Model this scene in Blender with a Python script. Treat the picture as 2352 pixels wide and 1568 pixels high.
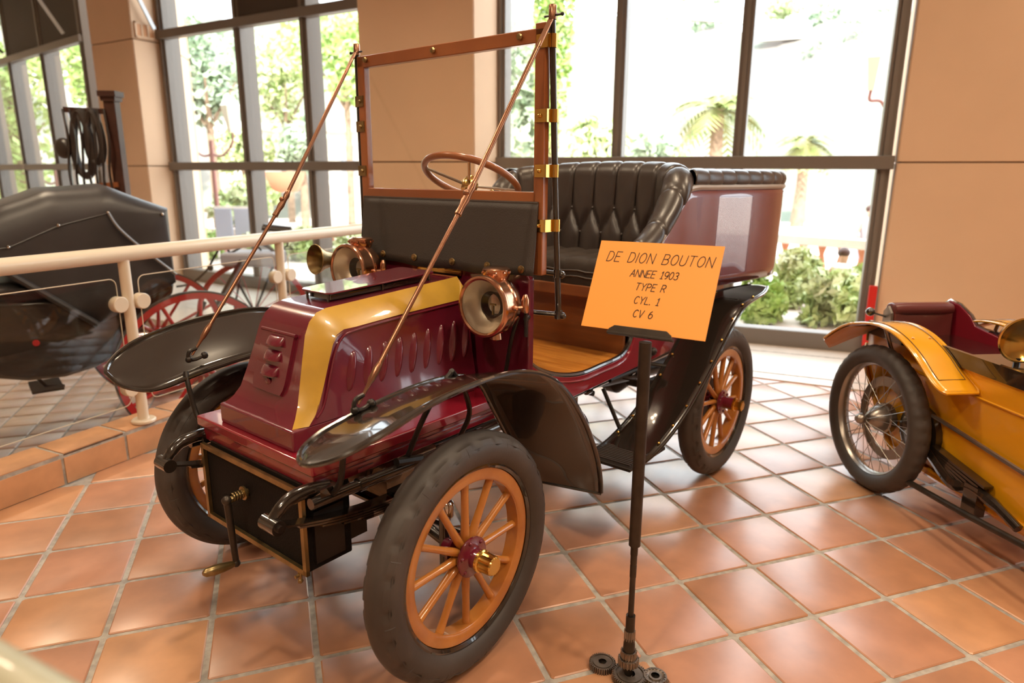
import bpy, bmesh, math, random
from mathutils import Vector, Matrix, Euler
random.seed(7)
pi = math.pi
for o in list(bpy.data.objects):
    bpy.data.objects.remove(o)
SC = bpy.context.scene
COL = SC.collection

# ------------------------------------------------------------------ camera
CAMR = [[0.9455087597, -0.3255437940, 0.0058671542],
        [0.0718280158, 0.2261251649, 0.9714464195],
        [0.3175750643, 0.9180896732, -0.2371864889]]
cam = bpy.data.cameras.new('camera')
cam.sensor_width = 36.0
cam.lens = 1564.33 / 2352 * 36
cam.clip_start = 0.02
cam.clip_end = 400
cam.dof.use_dof = True
cam.dof.focus_distance = 2.2
cam.dof.aperture_fstop = 2.2
camo = bpy.data.objects.new('camera', cam)
COL.objects.link(camo)
r_, u_, f_ = [Vector(a) for a in CAMR]
camo.matrix_world = Matrix(((r_.x, u_.x, -f_.x, -1.62897), (r_.y, u_.y, -f_.y, -1.89344), (r_.z, u_.z, -f_.z, 1.44132), (0, 0, 0, 1)))
SC.camera = camo

# ------------------------------------------------------------------ world and lights
SC.view_settings.view_transform = 'Standard'
SC.view_settings.look = 'None'
SC.view_settings.gamma = 1.0
SC.view_settings.use_curve_mapping = False
SC.view_settings.exposure = 0.42
W = bpy.data.worlds.new('sky')
SC.world = W
W.use_nodes = True
W.node_tree.nodes['Background'].inputs[0].default_value = (0.86, 0.93, 1.0, 1)
W.node_tree.nodes['Background'].inputs[1].default_value = 5.0
SC.cycles.max_bounces = 8
SC.cycles.diffuse_bounces = 4
SC.cycles.glossy_bounces = 4
SC.cycles.transmission_bounces = 6
SC.cycles.transparent_max_bounces = 16
SC.cycles.sample_clamp_indirect = 6.0
SC.cycles.use_denoising = True
SC.cycles.caustics_reflective = False
SC.cycles.caustics_refractive = False

sun = bpy.data.lights.new('sun', 'SUN')
sun.energy = 9.0
sun.angle = 0.03
sun.color = (1, 0.95, 0.86)
suno = bpy.data.objects.new('sun', sun)
COL.objects.link(suno)
suno.rotation_euler = Vector((0.35, 0.75, -0.75)).to_track_quat('-Z', 'Y').to_euler()

def spot_cluster(x, y, z, power, n=4, color=(1.0, 0.79, 0.55), size=0.055):
    for k in range(n):
        l = bpy.data.lights.new('ceiling_light', 'SPOT')
        l.energy = power
        l.color = color
        l.shadow_soft_size = size
        l.spot_size = 2.5
        l.spot_blend = 0.7
        o = bpy.data.objects.new('ceiling_light', l)
        COL.objects.link(o)
        o.location = (x + 0.16 * (k % 2), y + 0.16 * (k // 2), z)

CEIL = 4.9
for (x, y, p) in [(-3.7, -2.4, 60), (0.2, -1.8, 60), (-3.4, 1.2, 45), (2.4, -0.2, 45), (-1.0, 1.2, 45), (0.6, -4.4, 50), (-4.2, 4.6, 60), (-3.0, -4.6, 50)]:
    spot_cluster(x, y, CEIL - 0.12, p)

# ------------------------------------------------------------------ helpers
def link(o, parent=None):
    COL.objects.link(o)
    if parent is not None:
        o.parent = parent
    return o

def tag(o, label=None, cat=None, group=None, kind=None):
    if label: o['label'] = label
    if cat: o['category'] = cat
    if group: o['group'] = group
    if kind: o['kind'] = kind
    return o

def empty(name, loc=(0, 0, 0), rz=0.0, parent=None):
    o = bpy.data.objects.new(name, None)
    o.empty_display_size = 0.1
    o.location = loc
    o.rotation_euler = (0, 0, rz)
    return link(o, parent)

def copy_tree(o, parent=None):
    c = o.copy()
    COL.objects.link(c)
    c.parent = parent if parent is not None else o.parent
    for ch in list(o.children):
        copy_tree(ch, c)
    return c

def frame_for(d):
    d = Vector(d).normalized()
    a = Vector((0, 0, 1)) if abs(d.z) < 0.9 else Vector((1, 0, 0))
    x = d.cross(a).normalized()
    return x, x.cross(d).normalized(), d

class MB:
    def __init__(s):
        s.v = []; s.f = []
    def add(s, v, f):
        n = len(s.v)
        s.v += [tuple(p) for p in v]
        s.f += [tuple(i + n for i in q) for q in f]
        return s
    def bx(s, x0, x1, y0, y1, z0, z1):
        v = [(x0, y0, z0), (x1, y0, z0), (x1, y1, z0), (x0, y1, z0), (x0, y0, z1), (x1, y0, z1), (x1, y1, z1), (x0, y1, z1)]
        return s.add(v, [(0, 3, 2, 1), (4, 5, 6, 7), (0, 1, 5, 4), (1, 2, 6, 5), (2, 3, 7, 6), (3, 0, 4, 7)])
    def obox(s, c, ax, ay, az):
        c = Vector(c); ax = Vector(ax); ay = Vector(ay); az = Vector(az)
        v = [c + ax * i + ay * j + az * k for k in (-.5, .5) for (i, j) in ((-.5, -.5), (.5, -.5), (.5, .5), (-.5, .5))]
        return s.add(v, [(0, 3, 2, 1), (4, 5, 6, 7), (0, 1, 5, 4), (1, 2, 6, 5), (2, 3, 7, 6), (3, 0, 4, 7)])
    def beam(s, a, b, w, h, up=(0, 0, 1)):
        a = Vector(a); b = Vector(b); d = b - a
        x = d.cross(Vector(up)).normalized(); y = x.cross(d).normalized()
        return s.obox((a + b) / 2, x * w, y * h, d)
    def tube(s, pts, r, seg=10, closed=False, caps=True):
        pts = [Vector(p) for p in pts]
        n = len(pts)
        rr = r if isinstance(r, (list, tuple)) else [r] * n
        rings = []
        px = None
        for i, p in enumerate(pts):
            if closed:
                d = pts[(i + 1) % n] - pts[i - 1]
            else:
                d = pts[min(i + 1, n - 1)] - pts[max(i - 1, 0)]
            if d.length < 1e-9: d = Vector((0, 0, 1))
            d.normalize()
            if px is None:
                x, y, _ = frame_for(d)
            else:
                x = px - d * px.dot(d)
                x.normalize()
                y = d.cross(x)
                y = -y
            px = x
            y = x.cross(d)
            rings.append([p + (x * math.cos(2 * pi * k / seg) + y * math.sin(2 * pi * k / seg)) * rr[i] for k in range(seg)])
        v = [q for ring in rings for q in ring]
        f = []
        m = n if closed else n - 1
        for i in range(m):
            for k in range(seg):
                a = i * seg + k; b = i * seg + (k + 1) % seg
                c = ((i + 1) % n) * seg + (k + 1) % seg; d_ = ((i + 1) % n) * seg + k
                f.append((a, b, c, d_))
        if caps and not closed:
            f.append(tuple(range(seg - 1, -1, -1)))
            f.append(tuple(range((n - 1) * seg, n * seg)))
        return s.add(v, f)
    def lathe(s, prof, o=(0, 0, 0), ax=(0, 0, 1), seg=32, closed=False, cap=False):
        # prof: (radius, height along ax)
        o = Vector(o); x, y, d = frame_for(ax)
        n = len(prof)
        v = []
        for (r, h) in prof:
            r = max(r, 1e-5)
            for k in range(seg):
                t = 2 * pi * k / seg
                v.append(o + d * h + (x * math.cos(t) + y * math.sin(t)) * r)
        f = []
        m = n if closed else n - 1
        for i in range(m):
            for k in range(seg):
                f.append((i * seg + k, i * seg + (k + 1) % seg, ((i + 1) % n) * seg + (k + 1) % seg, ((i + 1) % n) * seg + k))
        if cap:
            f.append(tuple(range(seg - 1, -1, -1)))
            f.append(tuple(range((n - 1) * seg, n * seg)))
        return s.add(v, f)
    def prism(s, poly, fn, d0, d1):
        # fn(u, v, d) -> xyz ; extrude polygon from d0 to d1
        n = len(poly)
        v = [fn(a, b, d0) for a, b in poly] + [fn(a, b, d1) for a, b in poly]
        f = [tuple(range(n - 1, -1, -1)), tuple(range(n, 2 * n))]
        f += [(i, (i + 1) % n, n + (i + 1) % n, n + i) for i in range(n)]
        return s.add(v, f)
    def grid(s, rows, closed_u=False):
        nu = len(rows); nv = len(rows[0])
        v = [p for row in rows for p in row]
        f = []
        for i in range(nu if closed_u else nu - 1):
            for j in range(nv - 1):
                a = i * nv + j; b = ((i + 1) % nu) * nv + j
                f.append((a, b, b + 1, a + 1))
        return s.add(v, f)
    def ball(s, c, r, seg=10, rings=6, sc=(1, 1, 1)):
        v = []; f = []
        for i in range(rings + 1):
            ph = pi * i / rings
            for k in range(seg):
                t = 2 * pi * k / seg
                v.append((c[0] + sc[0] * r * math.sin(ph) * math.cos(t), c[1] + sc[1] * r * math.sin(ph) * math.sin(t), c[2] + sc[2] * r * math.cos(ph)))
        for i in range(rings):
            for k in range(seg):
                f.append((i * seg + k, i * seg + (k + 1) % seg, (i + 1) * seg + (k + 1) % seg, (i + 1) * seg + k))
        return s.add(v, f)
    def mesh(s, name, mat, ang=40, fix=True):
        me = bpy.data.meshes.new(name)
        me.from_pydata(s.v, [], s.f)
        me.validate()
        if fix:
            bm = bmesh.new(); bm.from_mesh(me)
            bmesh.ops.remove_doubles(bm, verts=bm.verts, dist=2e-5)
            bmesh.ops.recalc_face_normals(bm, faces=bm.faces)
            bm.to_mesh(me); bm.free()
        if mat: me.materials.append(mat)
        if ang is not None:
            for p in me.polygons: p.use_smooth = True
            me.set_sharp_from_angle(angle=math.radians(ang))
        return me
    def build(s, name, mat, parent=None, ang=40, bevel=0, bseg=2, solid=0, soff=0, sub=0, label=None, fix=True, loc=None):
        o = bpy.data.objects.new(name, s.mesh(name, mat, ang, fix))
        link(o, parent)
        if loc is not None: o.location = loc
        if solid:
            m = o.modifiers.new('solid', 'SOLIDIFY'); m.thickness = solid; m.offset = soff
        if bevel:
            m = o.modifiers.new('bevel', 'BEVEL'); m.width = bevel; m.segments = bseg; m.limit_method = 'ANGLE'; m.angle_limit = math.radians(35)
            m.harden_normals = True
        if sub:
            m = o.modifiers.new('sub', 'SUBSURF'); m.levels = sub; m.render_levels = sub
        if label: o['label'] = label
        return o

def spline(pts, n=6):
    P = [Vector(p) for p in pts]
    out = []
    for i in range(len(P) - 1):
        p0 = P[max(i - 1, 0)]; p1 = P[i]; p2 = P[i + 1]; p3 = P[min(i + 2, len(P) - 1)]
        for k in range(n):
            t = k / n
            out.append(0.5 * ((2 * p1) + (p2 - p0) * t + (2 * p0 - 5 * p1 + 4 * p2 - p3) * t * t + (3 * p1 - p0 - 3 * p2 + p3) * t ** 3))
    out.append(P[-1])
    return out

# ------------------------------------------------------------------ materials
def srgb(r, g, b):
    f = lambda c: (c / 255 / 12.92) if c / 255 <= 0.04045 else ((c / 255 + 0.055) / 1.055) ** 2.4
    return (f(r), f(g), f(b), 1)

def pm(name, col, rough=0.5, metal=0.0, coat=0.0, var=0.0, vscale=8.0, bump=0.0, bscale=60.0, stretch=(1, 1, 1), col2=None, spec=0.5, coat_rough=0.05, obj=True, emit=0):
    m = bpy.data.materials.new(name)
    m.use_nodes = True
    nt = m.node_tree; b = nt.nodes['Principled BSDF']
    b.inputs['Base Color'].default_value = col
    b.inputs['Roughness'].default_value = rough
    b.inputs['Metallic'].default_value = metal
    b.inputs['Coat Weight'].default_value = coat
    b.inputs['Coat Roughness'].default_value = coat_rough
    b.inputs['Specular IOR Level'].default_value = spec
    if var or bump or col2:
        tc = nt.nodes.new('ShaderNodeTexCoord')
        mp = nt.nodes.new('ShaderNodeMapping'); mp.inputs['Scale'].default_value = stretch
        nt.links.new(tc.outputs['Object' if obj else 'Generated'], mp.inputs[0])
        if var or col2:
            n = nt.nodes.new('ShaderNodeTexNoise'); n.inputs['Scale'].default_value = vscale; n.inputs['Detail'].default_value = 5
            nt.links.new(mp.outputs[0], n.inputs['Vector'])
            mx = nt.nodes.new('ShaderNodeMix'); mx.data_type = 'RGBA'
            c2 = col2 if col2 else tuple(c * (1 - var) for c in col[:3]) + (1,)
            mx.inputs[6].default_value = col; mx.inputs[7].default_value = c2
            rmp = nt.nodes.new('ShaderNodeMapRange'); rmp.inputs[1].default_value = 0.38; rmp.inputs[2].default_value = 0.62
            nt.links.new(n.outputs['Fac'], rmp.inputs[0]); nt.links.new(rmp.outputs[0], mx.inputs[0])
            nt.links.new(mx.outputs[2], b.inputs['Base Color'])
        if bump:
            n2 = nt.nodes.new('ShaderNodeTexNoise'); n2.inputs['Scale'].default_value = bscale; n2.inputs['Detail'].default_value = 4
            nt.links.new(mp.outputs[0], n2.inputs['Vector'])
            bp = nt.nodes.new('ShaderNodeBump'); bp.inputs['Strength'].default_value = bump; bp.inputs['Distance'].default_value = 0.004
            nt.links.new(n2.outputs['Fac'], bp.inputs['Height']); nt.links.new(bp.outputs[0], b.inputs['Normal'])
    return m

def glass(name, tint=(1, 1, 1, 1), rough=0.0, k=1.0):
    m = bpy.data.materials.new(name); m.use_nodes = True
    nt = m.node_tree; nt.nodes.clear()
    out = nt.nodes.new('ShaderNodeOutputMaterial'); mix = nt.nodes.new('ShaderNodeMixShader')
    tr = nt.nodes.new('ShaderNodeBsdfTransparent'); tr.inputs[0].default_value = tint
    gl = nt.nodes.new('ShaderNodeBsdfGlossy'); gl.inputs['Roughness'].default_value = rough
    fr = nt.nodes.new('ShaderNodeLayerWeight'); fr.inputs[0].default_value = 0.5
    pw = nt.nodes.new('ShaderNodeMath'); pw.operation = 'POWER'; pw.inputs[1].default_value = 5
    mu = nt.nodes.new('ShaderNodeMath'); mu.operation = 'MULTIPLY_ADD'; mu.inputs[1].default_value = 0.9 * k; mu.inputs[2].default_value = 0.035 * k
    nt.links.new(fr.outputs['Facing'], pw.inputs[0]); nt.links.new(pw.outputs[0], mu.inputs[0]); nt.links.new(mu.outputs[0], mix.inputs[0])
    nt.links.new(tr.outputs[0], mix.inputs[1]); nt.links.new(gl.outputs[0], mix.inputs[2]); nt.links.new(mix.outputs[0], out.inputs[0])
    return m

def tile_mat(name, pitch, ox=0.0, oy=0.0, rough=0.32, c0=(0.40, 0.185, 0.090), c1=(0.53, 0.27, 0.125), c2=(0.46, 0.22, 0.135)):
    m = bpy.data.materials.new(name); m.use_nodes = True
    nt = m.node_tree; b = nt.nodes['Principled BSDF']
    geo = nt.nodes.new('ShaderNodeNewGeometry')
    off = nt.nodes.new('ShaderNodeVectorMath'); off.operation = 'ADD'; off.inputs[1].default_value = (-ox, -oy, 0)
    sc = nt.nodes.new('ShaderNodeVectorMath'); sc.operation = 'SCALE'; sc.inputs['Scale'].default_value = 1 / pitch
    fl = nt.nodes.new('ShaderNodeVectorMath'); fl.operation = 'FLOOR'
    sep = nt.nodes.new('ShaderNodeSeparateXYZ'); cmb = nt.nodes.new('ShaderNodeCombineXYZ')
    wn = nt.nodes.new('ShaderNodeTexWhiteNoise'); wn.noise_dimensions = '3D'
    L = nt.links.new
    L(geo.outputs['Position'], off.inputs[0]); L(off.outputs[0], sc.inputs[0]); L(sc.outputs[0], fl.inputs[0])
    L(fl.outputs[0], sep.inputs[0]); L(sep.outputs[0], cmb.inputs[0]); L(sep.outputs[1], cmb.inputs[1]); L(cmb.outputs[0], wn.inputs['Vector'])
    cr = nt.nodes.new('ShaderNodeValToRGB')
    e = cr.color_ramp.elements
    e[0].color = (*c0, 1); e[1].color = (*c1, 1)
    q = e.new(0.55); q.color = (*c2, 1)
    L(wn.outputs['Value'], cr.inputs[0])
    no = nt.nodes.new('ShaderNodeTexNoise'); no.inputs['Scale'].default_value = 9; no.inputs['Detail'].default_value = 6
    L(geo.outputs['Position'], no.inputs['Vector'])
    mr = nt.nodes.new('ShaderNodeMapRange'); mr.inputs[1].default_value = 0.3; mr.inputs[2].default_value = 0.75; mr.inputs[3].default_value = 0.86; mr.inputs[4].default_value = 1.12
    L(no.outputs['Fac'], mr.inputs[0])
    ml = nt.nodes.new('ShaderNodeVectorMath'); ml.operation = 'SCALE'
    L(cr.outputs[0], ml.inputs[0]); L(mr.outputs[0], ml.inputs['Scale']); L(ml.outputs[0], b.inputs['Base Color'])
    b.inputs['Roughness'].default_value = rough
    b.inputs['Specular IOR Level'].default_value = 0.6
    b.inputs['Coat Weight'].default_value = 0.55
    b.inputs['Coat Roughness'].default_value = 0.28
    b.inputs['Coat IOR'].default_value = 1.6
    n2 = nt.nodes.new('ShaderNodeTexNoise'); n2.inputs['Scale'].default_value = 5; n2.inputs['Detail'].default_value = 3
    L(geo.outputs['Position'], n2.inputs['Vector'])
    bp = nt.nodes.new('ShaderNodeBump'); bp.inputs['Strength'].default_value = 0.08; bp.inputs['Distance'].default_value = 0.004
    L(n2.outputs['Fac'], bp.inputs['Height']); L(bp.outputs[0], b.inputs['Normal'])
    return m

M = dict(
    tile=tile_mat('terracotta_tile', 0.32, 0.0, 0.0, rough=0.42),
    tile2=tile_mat('terracotta_lower', 0.25, 0.03, 0.0, rough=0.35, c0=(0.50, 0.28, 0.17), c1=(0.60, 0.36, 0.22), c2=(0.55, 0.31, 0.20)),
    curbtile=pm('terracotta_curb', (0.60, 0.31, 0.155, 1), 0.4, var=0.25, vscale=5),
    grout=pm('grout', (0.43, 0.40, 0.36, 1), 0.85, var=0.3, vscale=30, bump=0.4),
    wall=pm('peach_plaster', (0.72, 0.50, 0.33, 1), 0.75, var=0.06, vscale=1.2),
    wallseam=pm('panel_seam', (0.22, 0.14, 0.09, 1), 0.8),
    ceil=pm('ceiling_paint', (0.50, 0.43, 0.36, 1), 0.8),
    frame=pm('window_metal', (0.175, 0.150, 0.128, 1), 0.45, metal=0.1),
    dpanel=pm('dark_opaque_panel', (0.06, 0.045, 0.035, 1), 0.7),
    stone=pm('pale_threshold', (0.70, 0.62, 0.55, 1), 0.25, var=0.06),
    maroon=pm('maroon_paint', (0.125, 0.008, 0.022, 1), 0.25, coat=1.0, coat_rough=0.02, bump=0.02, bscale=7),
    crimson=pm('crimson_paint', (0.22, 0.008, 0.02, 1), 0.25, coat=1.0, coat_rough=0.03),
    yellowstripe=pm('gold_yellow_stripe', (0.50, 0.29, 0.035, 1), 0.3, coat=0.6, var=0.12, vscale=12),
    black=pm('black_enamel', (0.018, 0.013, 0.010, 1), 0.2, coat=1.0, coat_rough=0.03),
    blackm=pm('black_iron', (0.03, 0.025, 0.022, 1), 0.38, metal=0.5, bump=0.15, bscale=40),
    under=pm('fender_underside', (0.035, 0.02, 0.012, 1), 0.5),
    tyre=pm('grey_rubber', (0.062, 0.052, 0.047, 1), 0.55, var=0.3, vscale=5, bump=0.12, bscale=80),
    wood=pm('varnished_wheel_wood', (0.50, 0.20, 0.04, 1), 0.25, coat=0.8, col2=(0.38, 0.13, 0.025, 1), vscale=6),
    mahog=pm('mahogany_frame', (0.34, 0.115, 0.035, 1), 0.3, coat=0.5, col2=(0.26, 0.08, 0.025, 1), vscale=3, stretch=(1, 1, 1)),
    plank=pm('floorboard_wood', (0.56, 0.23, 0.04, 1), 0.3, coat=0.4, col2=(0.40, 0.14, 0.02, 1), vscale=3, stretch=(14, 1, 3)),
    riser=pm('brown_riser_wood', (0.22, 0.075, 0.022, 1), 0.35, coat=0.3, col2=(0.15, 0.05, 0.015, 1), vscale=2, stretch=(3, 1, 10)),
    brass=pm('polished_brass', (0.72, 0.47, 0.13, 1), 0.16, metal=1.0),
    dbrass=pm('aged_brass', (0.36, 0.26, 0.12, 1), 0.32, metal=0.9, var=0.3, vscale=20),
    copper=pm('polished_copper', (0.72, 0.40, 0.26, 1), 0.19, metal=1.0, var=0.25, vscale=10),
    rod=pm('bronzed_rod', (0.30, 0.145, 0.085, 1), 0.25, metal=0.75),
    leather=pm('black_leather', (0.040, 0.030, 0.026, 1), 0.36, coat=0.25, coat_rough=0.25, var=0.25, vscale=6, bump=0.12, bscale=90),
    cushion=pm('matt_brown_black_leather', (0.035, 0.025, 0.019, 1), 0.7, var=0.25, vscale=6, bump=0.15, bscale=90, spec=0.3),
    moulding=pm('grey_moulding', (0.42, 0.38, 0.34, 1), 0.35, metal=0.4),
    leather_apron=pm('grey_black_apron_leather', (0.040, 0.032, 0.028, 1), 0.6, bump=0.3, bscale=250),
    reflector=pm('lamp_reflector', (0.80, 0.72, 0.62, 1), 0.38, metal=0.8),
    chrome=pm('nickel', (0.55, 0.52, 0.48, 1), 0.14, metal=1.0),
    alu=pm('cast_aluminium', (0.36, 0.29, 0.21, 1), 0.5, metal=0.5, var=0.4, vscale=9, bump=0.3),
    mesh_black=pm('radiator_core', (0.008, 0.006, 0.005, 1), 0.8, bump=0.8, bscale=220, spec=0.2),
    sign=pm('orange_card', (0.90, 0.36, 0.06, 1), 0.45),
    ink=pm('brown_ink', (0.045, 0.022, 0.010, 1), 0.6),
    stand=pm('stand_iron', (0.055, 0.043, 0.034, 1), 0.4, metal=0.6, var=0.3, vscale=20),
    gear=pm('gear_steel', (0.30, 0.25, 0.21, 1), 0.36, metal=0.85, var=0.3, vscale=20),
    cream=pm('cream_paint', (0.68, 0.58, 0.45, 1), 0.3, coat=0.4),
    cream_shaded=pm('shaded_cream_paint', (0.36, 0.35, 0.26, 1), 0.35, coat=0.3),  # same cream paint, with the near rail's shade put into a darker, greener colour
    yellow=pm('yellow_paint', (0.72, 0.33, 0.008, 1), 0.25, coat=1.0, coat_rough=0.04),
    yline=pm('dark_pinstripe', (0.10, 0.06, 0.02, 1), 0.4),
    red=pm('red_wheel_paint', (0.42, 0.018, 0.02, 1), 0.3, coat=0.6),
    redseat=pm('oxblood_leather', (0.115, 0.022, 0.020, 1), 0.35, coat=0.3, bump=0.1),
    hood=pm('hood_leather', (0.035, 0.031, 0.032, 1), 0.42, coat=0.15, coat_rough=0.4, var=0.3, vscale=3, bump=0.1),
    coach=pm('coach_black', (0.020, 0.014, 0.012, 1), 0.15, coat=1.0),
    zinc=pm('grey_wheel_steel', (0.34, 0.31, 0.28, 1), 0.32, metal=0.9),
    tan=pm('tan_leather', (0.62, 0.30, 0.13, 1), 0.5),
    oak=pm('dark_oak', (0.07, 0.025, 0.016, 1), 0.45, var=0.3),
    steel=pm('grey_strip', (0.28, 0.28, 0.28, 1), 0.3, metal=0.8),
    rock=pm('pale_limestone', (0.235, 0.195, 0.180, 1), 0.9, col2=(0.145, 0.170, 0.130, 1), vscale=0.30, obj=True),
    ground=pm('garden_paving', (0.66, 0.55, 0.48, 1), 0.9, var=0.15, vscale=1),
    leaf=pm('leaf_green', (0.30, 0.46, 0.10, 1), 0.6, col2=(0.45, 0.56, 0.22, 1), vscale=3),
    leafd=pm('leaf_blue_green', (0.34, 0.45, 0.30, 1), 0.7, col2=(0.48, 0.54, 0.42, 1), vscale=2),
    leafl=pm('leaf_light', (0.46, 0.58, 0.24, 1), 0.6, col2=(0.62, 0.63, 0.42, 1), vscale=3),
    palmleaf=pm('palm_leaf', (0.20, 0.27, 0.07, 1), 0.6, col2=(0.30, 0.28, 0.12, 1), vscale=2),
    bark=pm('bark', (0.32, 0.22, 0.15, 1), 0.9, var=0.3),
    balus=pm('balustrade_stone', (0.78, 0.66, 0.58, 1), 0.8, var=0.1),
    terra=pm('terracotta_render', (0.62, 0.27, 0.16, 1), 0.8),
    pale=pm('pale_render', (0.78, 0.72, 0.66, 1), 0.8),
    lantern=pm('lantern_glass', (0.85, 0.80, 0.66, 1), 0.4),
    lamppost=pm('lamp_post_paint', (0.30, 0.13, 0.11, 1), 0.5),
    redstrip=pm('red_marker', (0.60, 0.02, 0.015, 1), 0.4),
    skin=pm('skin', (0.55, 0.33, 0.24, 1), 0.6),
    cloth1=pm('grey_clothes', (0.35, 0.33, 0.36, 1), 0.8),
    kiosk=pm('kiosk_grey', (0.40, 0.42, 0.50, 1), 0.5),
    pane=glass('window_glass', (0.97, 0.98, 0.97, 1), 0.0, 0.8),
    wglass=glass('windscreen_glass', (0.97, 0.96, 0.94, 1), 0.0, 0.9),
    rglass=glass('railing_glass', (0.93, 0.95, 0.94, 1), 0.0, 1.3),
    lglass=glass('lamp_glass', (0.97, 0.94, 0.88, 1), 0.0, 1.2),
)

def V3(p, z): return Vector((p[0], p[1], z))

# ------------------------------------------------------------------ floor with separate tiles
CU = Vector((0.70, 0.714, 0)).normalized()      # along the curb
CN = Vector((-CU.y, CU.x, 0))                   # across the curb, towards the lower floor
CP = Vector((-2.656, 1.62, 0))
LOW = -0.45
camp = Vector((-1.62897, -1.89344, 1.44132))
def in_view(p, mx=0.05):
    d = Vector(p) - camp
    z = d.dot(f_)
    if z < 0.1: return False
    x = d.dot(r_) / z * 1564.33 / 2352; y = d.dot(u_) / z * 1564.33 / 1568
    return abs(x) < 0.5 + mx and abs(y) < 0.5 + mx

RW0 = Vector((0.49, 4.64, 0)); RWD = Vector((0.749, -0.661, 0)).normalized(); RWN = Vector((-RWD.y, RWD.x, 0)) * -1
# RWN must point into the room
if (camp - RW0).dot(RWN) < 0: RWN = -RWN
LW0 = Vector((-2.84, 8.64, 0)); LWD = Vector((0.647, -0.762, 0)).normalized(); LWN = Vector((LWD.y, -LWD.x, 0))
if (camp - LW0).dot(LWN) < 0: LWN = -LWN
FW0 = Vector((-3.9, 10.1, 0)); FWD = Vector((0.53, -0.848, 0)).normalized(); FWN = Vector((FWD.y, -FWD.x, 0))
if (camp - FW0).dot(FWN) < 0: FWN = -FWN

def tile_mesh(size, h, mat, name):
    mb = MB(); a = size / 2; b = a - 0.004; c = 0.012
    top = []; mid = []; bot = []
    def ring(e, z, cc):
        return [(-e + cc, -e, z), (e - cc, -e, z), (e, -e + cc, z), (e, e - cc, z), (e - cc, e, z), (-e + cc, e, z), (-e, e - cc, z), (-e, -e + cc, z)]
    v = ring(b, 0, c * 0.6) + ring(a, -0.003, c * 0.5) + ring(a, -h, c * 0.5)
    f = [tuple(range(8))]
    for k in range(2):
        for i in range(8):
            f.append((k * 8 + i, (k + 1) * 8 + i, (k + 1) * 8 + (i + 1) % 8, k * 8 + (i + 1) % 8))
    mb.add(v, f)
    return mb.mesh(name, mat, 25, fix=True)

def lay_tiles(parent, pitch, size, ox, oy, z, inside, xr, yr, mat, limit=300):
    me = tile_mesh(size, 0.010, mat, 'tile')
    cells = []
    for i in range(int(xr[0] / pitch), int(xr[1] / pitch)):
        for j in range(int(yr[0] / pitch), int(yr[1] / pitch)):
            p = Vector(((i + 0.5) * pitch + ox, (j + 0.5) * pitch + oy, z))
            if inside(p): cells.append(p)
    vis = [p for p in cells if in_view(p, 0.02)]
    vis.sort(key=lambda p: (p - camp).length)
    near = vis[:limit]
    ids = set(id(p) for p in near)
    rnd = random.Random(3)
    rest = MB()
    for p in cells:
        rx, ry = rnd.uniform(-.0009, .0009), rnd.uniform(-.0009, .0009)
        dz = rnd.uniform(-.0006, .0004)
        if id(p) in ids:
            o = bpy.data.objects.new('tile', me)
            link(o, parent)
            o.location = (p.x, p.y, p.z + dz); o.rotation_euler = (rx, ry, rnd.uniform(-.003, .003))
        else:
            rest.add([(v.co.x + p.x, v.co.y + p.y, v.co.z + p.z + dz + rx * v.co.y) for v in me.vertices], [tuple(q.vertices) for q in me.polygons])
    if rest.v:
        o = rest.build('tile_field', mat, parent, ang=None, fix=False)
        o['kind'] = 'stuff'

# lattice: joints run through (0.32 j, -0.32 i)
def dcurb(p): return (p - CP).dot(CN)
fl = MB()
fl.bx(-14, 14, -12, 16, LOW - 0.2, LOW - 0.005)
lower = tag(fl.build('floor_lower', M['grout']), kind='structure')
mf = MB()
a0 = CP - CU * 9; a1 = CP + CU * 4.55
mf.prism([(a0.x, a0.y), (a1.x, a1.y), (3.6, 2.6), (11.2, -4.6), (11.2, -9), (-9, -9)], lambda a, b, d: (a, b, d), LOW - 0.02, -0.0045)
floor = tag(mf.build('floor', M['grout'], ang=None), kind='structure')
lay_tiles(floor, 0.32, 0.302, 0.0, 0.0, 0.0,
          lambda p: dcurb(p) < 0.1 and (p - RW0).dot(RWN) > 0.12 and (p.x < 6.5) and (p.y > -7) and p.x > -7,
          (-7, 7), (-7.4, 5.2), M['tile'])
lay_tiles(lower, 0.25, 0.236, 0.03, 0.0, LOW,
          lambda p: dcurb(p) > 0.25 and p.x > -9 and p.y < 10 and (p - LW0).dot(LWN) > 2.0,
          (-9, 1), (-1, 11), M['tile2'])

# curb
curb = empty('trim_1'); tag(curb, kind='structure')
cm = MB(); ctr = CP + CN * 0.098 + CU * 0.3
cm.obox((ctr.x, ctr.y, (0.151 + LOW) / 2), CU * 9.4, CN * 0.199, (0, 0, 0.151 - LOW))
cm.build('curb_core', M['grout'], curb)
tm = MB(); tm.obox((0, 0, 0), (0.302, 0, 0), (0, 0.199, 0), (0, 0, 0.014))
ctm = tm.mesh('curb_top_tile', M['curbtile'], 30)
fm = MB(); fm.obox((0, 0, 0), (0.305, 0, 0), (0, 0.012, 0), (0, 0, 0.128))
cfm = fm.mesh('curb_face_tile', M['curbtile'], 30)
ang = math.atan2(CU.y, CU.x)
for k in range(-8, 15):
    c = CP + CU * (0.32 * k + 0.16)
    o = link(bpy.data.objects.new('tile', ctm), curb); o.location = (c.x + CN.x * 0.098, c.y + CN.y * 0.098, 0.1485); o.rotation_euler = (0, 0, ang)
    o = link(bpy.data.objects.new('tile', cfm), curb); o.location = (c.x, c.y, 0.068); o.rotation_euler = (0, 0, ang)
    for m_ in (ctm, cfm): pass
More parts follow.
